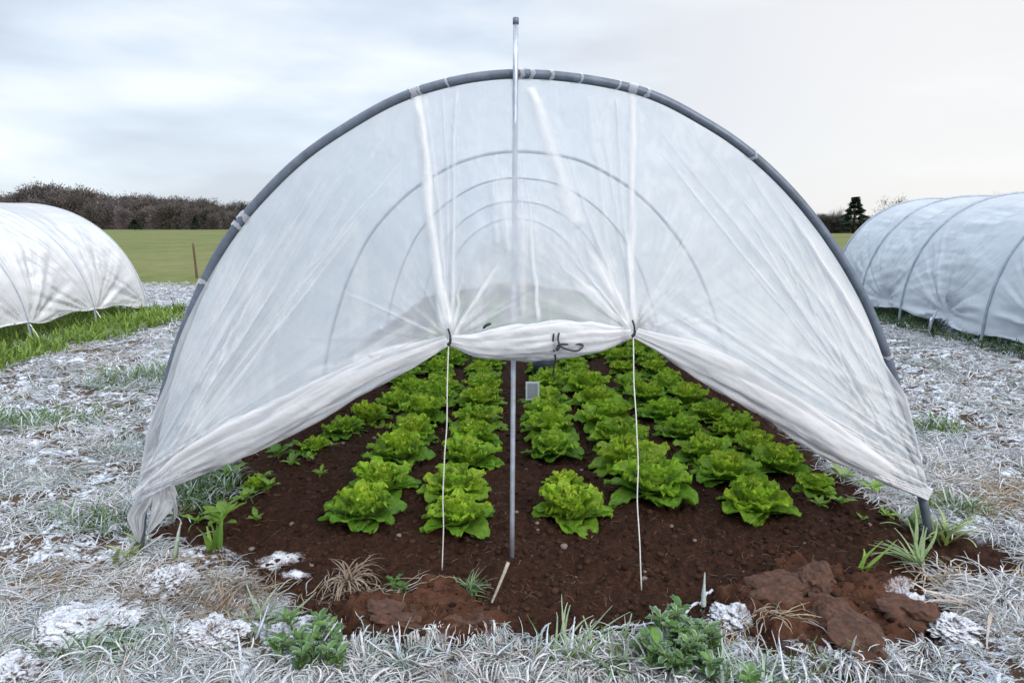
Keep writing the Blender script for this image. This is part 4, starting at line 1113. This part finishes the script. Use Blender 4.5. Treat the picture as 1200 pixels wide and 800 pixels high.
def box(x0, x1, y0, y1, z0, z1):
    V = np.array([(x, y, z) for z in (z0, z1) for y in (y0, y1) for x in (x0, x1)], float)
    return V, np.array([[0, 2, 3, 1], [4, 5, 7, 6], [0, 1, 5, 4], [2, 6, 7, 3], [0, 4, 6, 2], [1, 3, 7, 5]])
mpx = ((g0 - C0) @ cF) / F
wq, hq, zb = 16 * mpx, 22 * mpx, .07
q = MB(); q.add(*box(-wq / 2, wq / 2, -.002, .002, zb, zb + hq)); q.build('card', M['plastic'], plb, False)
q = MB(); q.add(*box(-wq / 2 + .012, wq / 2 - .012, -.0045, -.0015, zb + .014, zb + hq - .012)); q.build('print_panel', M['greyplate'], plb, False)
q = MB(); q.add(*box(-.007, .007, .0025, .0065, -.03, zb + hq * .8)); q.build('stake', M['plastic'], plb, False)

# ------------------------------------------------------------------ fence post, trees
g0 = ground(231, 326)
fp = link('fence_post', None) if False else None
q = MB(); n_ = 9; a = np.linspace(0, 2 * math.pi, 8, endpoint=False)
hh = 41 * ((g0 - C0) @ cF) / F
P = np.linspace([0, 0, -.1], [-.03, 0, hh], n_); q.add(*tube(P, np.linspace(.03, .024, n_) * (1 + rng.normal(0, .05, n_)), 8))
o = q.build('fence_post', M['wood']); o.location = (g0[0], g0[1], 0); tag(o, 'weathered brown wooden post at the near edge of the green field', 'fence post')

def tree_meshes(seed, kind):
    r = np.random.default_rng(seed)
    tk, cr = MB(), MB()
    Ht = 1.0
    if kind == 'conifer':
        tk.add(*tube(np.array([[0, 0, -.02], [0, 0, .5], [0, 0, .97]]), [.03, .02, .004], 6))
        n = 2200; z = .1 + .9 * r.uniform(0, 1, n) ** .8
        lay = .85 + .3 * np.sin(z * 40)
        rad = (1.02 - z) * .36 * lay * r.uniform(.2, 1, n) ** .5; an = r.uniform(0, 6.28, n)
        Cc = np.stack([rad * np.cos(an), rad * np.sin(an), z - rad * .25], 1)
        dr = np.stack([np.cos(an), np.sin(an), r.normal(-.2, .3, n)], 1); ln, wd = .055, .018
        base = np.array([.03, .045, .032])
    else:
        dense = {'dense': 1.0, 'bare': .35}[kind]
        top = []
        tk.add(*tube(np.array([[0, 0, -.02], [.01, 0, .25], [0, .01, .5], [.01, 0, .8]]), [.028, .022, .015, .004], 6))
        for k in range(14):
            z0 = r.uniform(.22, .7); an = r.uniform(0, 6.28); L = r.uniform(.22, .42) * (1.1 - z0 * .5)
            d = np.array([math.cos(an) * .75, math.sin(an) * .75, r.uniform(.5, 1.0)]); d /= np.linalg.norm(d)
            e = np.array([0, 0, z0]) + d * L
            m_ = np.array([0, 0, z0]) + d * L * .5 + r.normal(0, .02, 3)
            tk.add(*tube(spline([(0, 0, z0), tuple(m_), tuple(e)], 6), np.linspace(.012, .003, 6), 5))
            top += [e, m_, e * .8 + m_ * .2]
            for j in range(4):
                d2 = d + r.normal(0, .55, 3); d2 /= np.linalg.norm(d2); b0 = m_ + (e - m_) * r.uniform(0, 1)
                e2 = b0 + d2 * L * .5
                tk.add(*tube(np.array([b0, (b0 + e2) / 2 + r.normal(0, .01, 3), e2]), [.005, .003, .0015], 4)); top.append(e2)
        top = np.array(top + [[0, 0, .85]])
        n = int(3800 * dense)
        Cc = top[r.integers(len(top), size=n)] + r.normal(0, .07, (n, 3)) * [1, 1, .9]
        dr = Cc - np.array([0, 0, .35]); dr = dr / (np.linalg.norm(dr, axis=1)[:, None] + 1e-6) + r.normal(0, .55, (n, 3))
        ln, wd = .06, .0085 if kind == 'dense' else .0042
        base = np.array([.12, .108, .108])  # brown greyed towards lilac: distance haze painted into the twig colour
        if kind == 'dense':
            nb = 1500; b_ = np.stack([r.normal(0, .17, nb), r.normal(0, .17, nb), r.uniform(-.02, .42, nb)], 1)
            Cc = np.concatenate([Cc, b_]); dr = np.concatenate([dr, b_ * [1, 1, 0] * 3 + [0, 0, .6] + r.normal(0, .4, (nb, 3))]); n += nb
    dr /= np.linalg.norm(dr, axis=1)[:, None]
    sd = np.cross(dr, r.normal(0, 1, (n, 3))); sd /= np.linalg.norm(sd, axis=1)[:, None] + 1e-6
    l = ln * r.uniform(.5, 1.4, n)[:, None]; w_ = wd * r.uniform(.5, 1.4, n)[:, None]
    V = np.stack([Cc - sd * w_, Cc + sd * w_, Cc + dr * l + sd * w_ * .3, Cc + dr * l - sd * w_ * .3], 1).reshape(-1, 3)
    f = np.arange(4 * n).reshape(n, 4)
    col = np.repeat(base * r.uniform(.6, 1.5, (n, 1)) * np.array([1, 1, 1]), 4, 0)
    cr.add(V, f, col)
    return tk.mesh('trunk', M['bark'], True), cr.mesh('crown', M['twig'], False)
tp = {k: tree_meshes(1000 + i, kd) for i, (k, kd) in enumerate([('a', 'dense'), ('b', 'dense'), ('c', 'dense'), ('d', 'dense'), ('e', 'bare'), ('f', 'bare'), ('p', 'conifer')])}
tfirst = {}
def tree(px_, topy, Y, kind, wid, label, group, name='bare_tree', cat='tree'):
    dirx = ray(px_, 268); x0 = dirx[0] / dirx[1] * Y
    zt = atY(px_, topy, Y)[2]
    s = zt / (1.1 if kind != 'p' else 1.0)
    if kind not in tfirst:
        root = thing(name, label, cat, (x0, Y, 0), rng.uniform(0, 6), group)
        link('trunk', tp[kind][0], root); link('crown', tp[kind][1], root); root.scale = (s * wid, s * wid, s); tfirst[kind] = root
    else:
        root = dup(tfirst[kind], (x0, Y, 0), rng.uniform(0, 6.28), (s * wid, s * wid, s), label, group); root.name = name
def skyline(px_): return np.interp(px_, [0, 30, 50, 75, 105, 125, 150, 180, 215, 245, 270, 290, 320, 380, 450], [230, 222, 217, 215, 219, 228, 224, 228, 228, 232, 237, 240, 244, 248, 250])
k = 0
for row, (Y, dy, step) in enumerate(((235, 9, 15), (250, 2, 12), (275, 0, 10))):
    pxx = -60 + row * 4
    while pxx < 420:
        ty = skyline(pxx) + dy + rng.uniform(-6, 10)
        kd = 'abcd'[int(rng.integers(4))]
        tree(pxx, ty, Y + rng.uniform(-7, 7), kd, rng.uniform(.85, 1.25), 'bare brown tree in the wood beyond the green field', 'bare trees of the wood beyond the field')
        pxx += step * rng.uniform(.7, 1.4)
tree(229, 254, 222, 'p', 1.5, 'small dark evergreen in front of the brown wood beyond the field', None, 'evergreen_tree')
tree(158, 257, 222, 'p', 2.6, 'broad dark evergreen at the edge of the brown wood beyond the field', None, 'evergreen_tree')
tree(1000, 231, 112, 'p', 1.5, 'dark pointed conifer behind the right end tunnel', None, 'conifer')
for (a, t, kd, wd, lab) in ((978, 243, 'e', 1.0, 'bare tree left of the dark conifer'), (1042, 229, 'f', 1.3, 'tall pale bare tree right of the dark conifer'), (1146, 228, 'e', 1.5, 'faint bare tree showing over the ridge of the right tunnel'),
                            (1022, 252, 'e', 1.4, 'low bare tree close beside the conifer')):
    tree(a, t, 125, kd, wd, lab + ', on the far skyline', None)
for (a, t, kd) in ((955, 251, 'a'), (966, 247, 'b'), (976, 252, 'c'), (984, 249, 'd'), (993, 256, 'b'), (1008, 254, 'a'), (1022, 250, 'b'), (1034, 254, 'c'), (940, 256, 'd'), (1050, 257, 'a'), (1066, 259, 'b'), (1084, 258, 'c')):
    tree(a, t, 118 + rng.uniform(-4, 4), kd, 1.7, 'dark shrubby tree in the hedge behind the right tunnel', 'hedge trees behind the right tunnel', 'hedge_tree')

# ------------------------------------------------------------------ sky, sun, camera
SUN_EL, SUN_AZ = R(27), R(146)         # soft sun through high cloud, behind the camera's right shoulder
wd = bpy.data.worlds.new('World'); scene.world = wd; wd.use_nodes = True
nt = wd.node_tree; nt.nodes.clear()
out = nt.nodes.new('ShaderNodeOutputWorld'); bg = nt.nodes.new('ShaderNodeBackground')
sky = nt.nodes.new('ShaderNodeTexSky'); sky.sky_type = 'NISHITA'; sky.sun_disc = False
sky.sun_elevation = SUN_EL; sky.sun_rotation = SUN_AZ
tc = N(nt, 'ShaderNodeTexCoord'); mp = N(nt, 'ShaderNodeMapping'); mp.inputs['Scale'].default_value = (1.0, 1.0, 3.6); mp.inputs['Location'].default_value = (.35, .2, .12)
nt.links.new(tc.outputs['Generated'], mp.inputs['Vector'])
n1 = noise_node(nt, 1.9, 4, .45, vec=mp.outputs[0]); n2 = noise_node(nt, 4.2, 4, .5, vec=mp.outputs[0])
s = math_n(nt, 'ADD', math_n(nt, 'MULTIPLY', n1.outputs['Fac'], .7), math_n(nt, 'MULTIPLY', n2.outputs['Fac'], .3))
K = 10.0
cl = ramp(nt, s, [(.34, (.54, .59, .69)), (.46, (.57, .625, .72)), (.54, (.68, .755, .85)), (.64, (.88, .925, .96))])
# brighter, warmer cloud around the hidden sun
sunv = (math.sin(SUN_AZ) * math.cos(SUN_EL), math.cos(SUN_AZ) * math.cos(SUN_EL), math.sin(SUN_EL))
dp = N(nt, 'ShaderNodeVectorMath', operation='DOT_PRODUCT'); nt.links.new(tc.outputs['Generated'], dp.inputs[0]); dp.inputs[1].default_value = sunv
gl_ = ramp(nt, dp.outputs['Value'], [(.35, 0.0), (1.0, 1.0)])
cl = mixc(nt, math_n(nt, 'MULTIPLY', gl_, .75), cl, (1.0, .965, .95))
# thinner, creamier cloud low over the right-hand horizon
dp2 = N(nt, 'ShaderNodeVectorMath', operation='DOT_PRODUCT'); nt.links.new(tc.outputs['Generated'], dp2.inputs[0]); dp2.inputs[1].default_value = (.6, .77, .2)
cl = mixc(nt, ramp(nt, dp2.outputs['Value'], [(.78, 0.0), (.99, .75)]), cl, (.96, .93, .895))
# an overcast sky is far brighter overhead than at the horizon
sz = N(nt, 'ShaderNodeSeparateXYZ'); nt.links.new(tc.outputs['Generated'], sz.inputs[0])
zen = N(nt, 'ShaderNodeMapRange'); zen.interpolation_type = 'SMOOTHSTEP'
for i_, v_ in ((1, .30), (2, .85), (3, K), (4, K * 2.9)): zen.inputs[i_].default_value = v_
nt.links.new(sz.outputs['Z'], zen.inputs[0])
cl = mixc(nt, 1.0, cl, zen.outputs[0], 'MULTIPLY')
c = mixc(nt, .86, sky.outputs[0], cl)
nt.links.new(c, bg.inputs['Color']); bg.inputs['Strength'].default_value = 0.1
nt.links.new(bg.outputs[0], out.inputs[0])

ld = bpy.data.lights.new('sun', 'SUN'); ld.energy = 1.5; ld.angle = R(14); ld.color = (1, .95, .88)
lo = bpy.data.objects.new('sun', ld); COL.objects.link(lo)
lo.rotation_euler = Vector(sunv).to_track_quat('Z', 'Y').to_euler()

cd = bpy.data.cameras.new('camera'); cd.sensor_width = 36; cd.lens = 36 * F / 1200; cd.clip_start = 0.05; cd.clip_end = 5000
co = bpy.data.objects.new('camera', cd); COL.objects.link(co); co.location = (0, 0, H); co.rotation_euler = (math.pi / 2 - PITCH, 0, 0)
scene.camera = co
vs = scene.view_settings; vs.view_transform = 'Standard'; vs.look = 'None'; vs.gamma = 1; vs.use_curve_mapping = False; vs.exposure = 0.24
scene.render.engine = 'CYCLES'
cy = scene.cycles; cy.use_denoising = True; cy.max_bounces = 10; cy.transparent_max_bounces = 16; cy.transmission_bounces = 8; cy.diffuse_bounces = 5; cy.glossy_bounces = 3
cy.caustics_reflective = False; cy.caustics_refractive = False
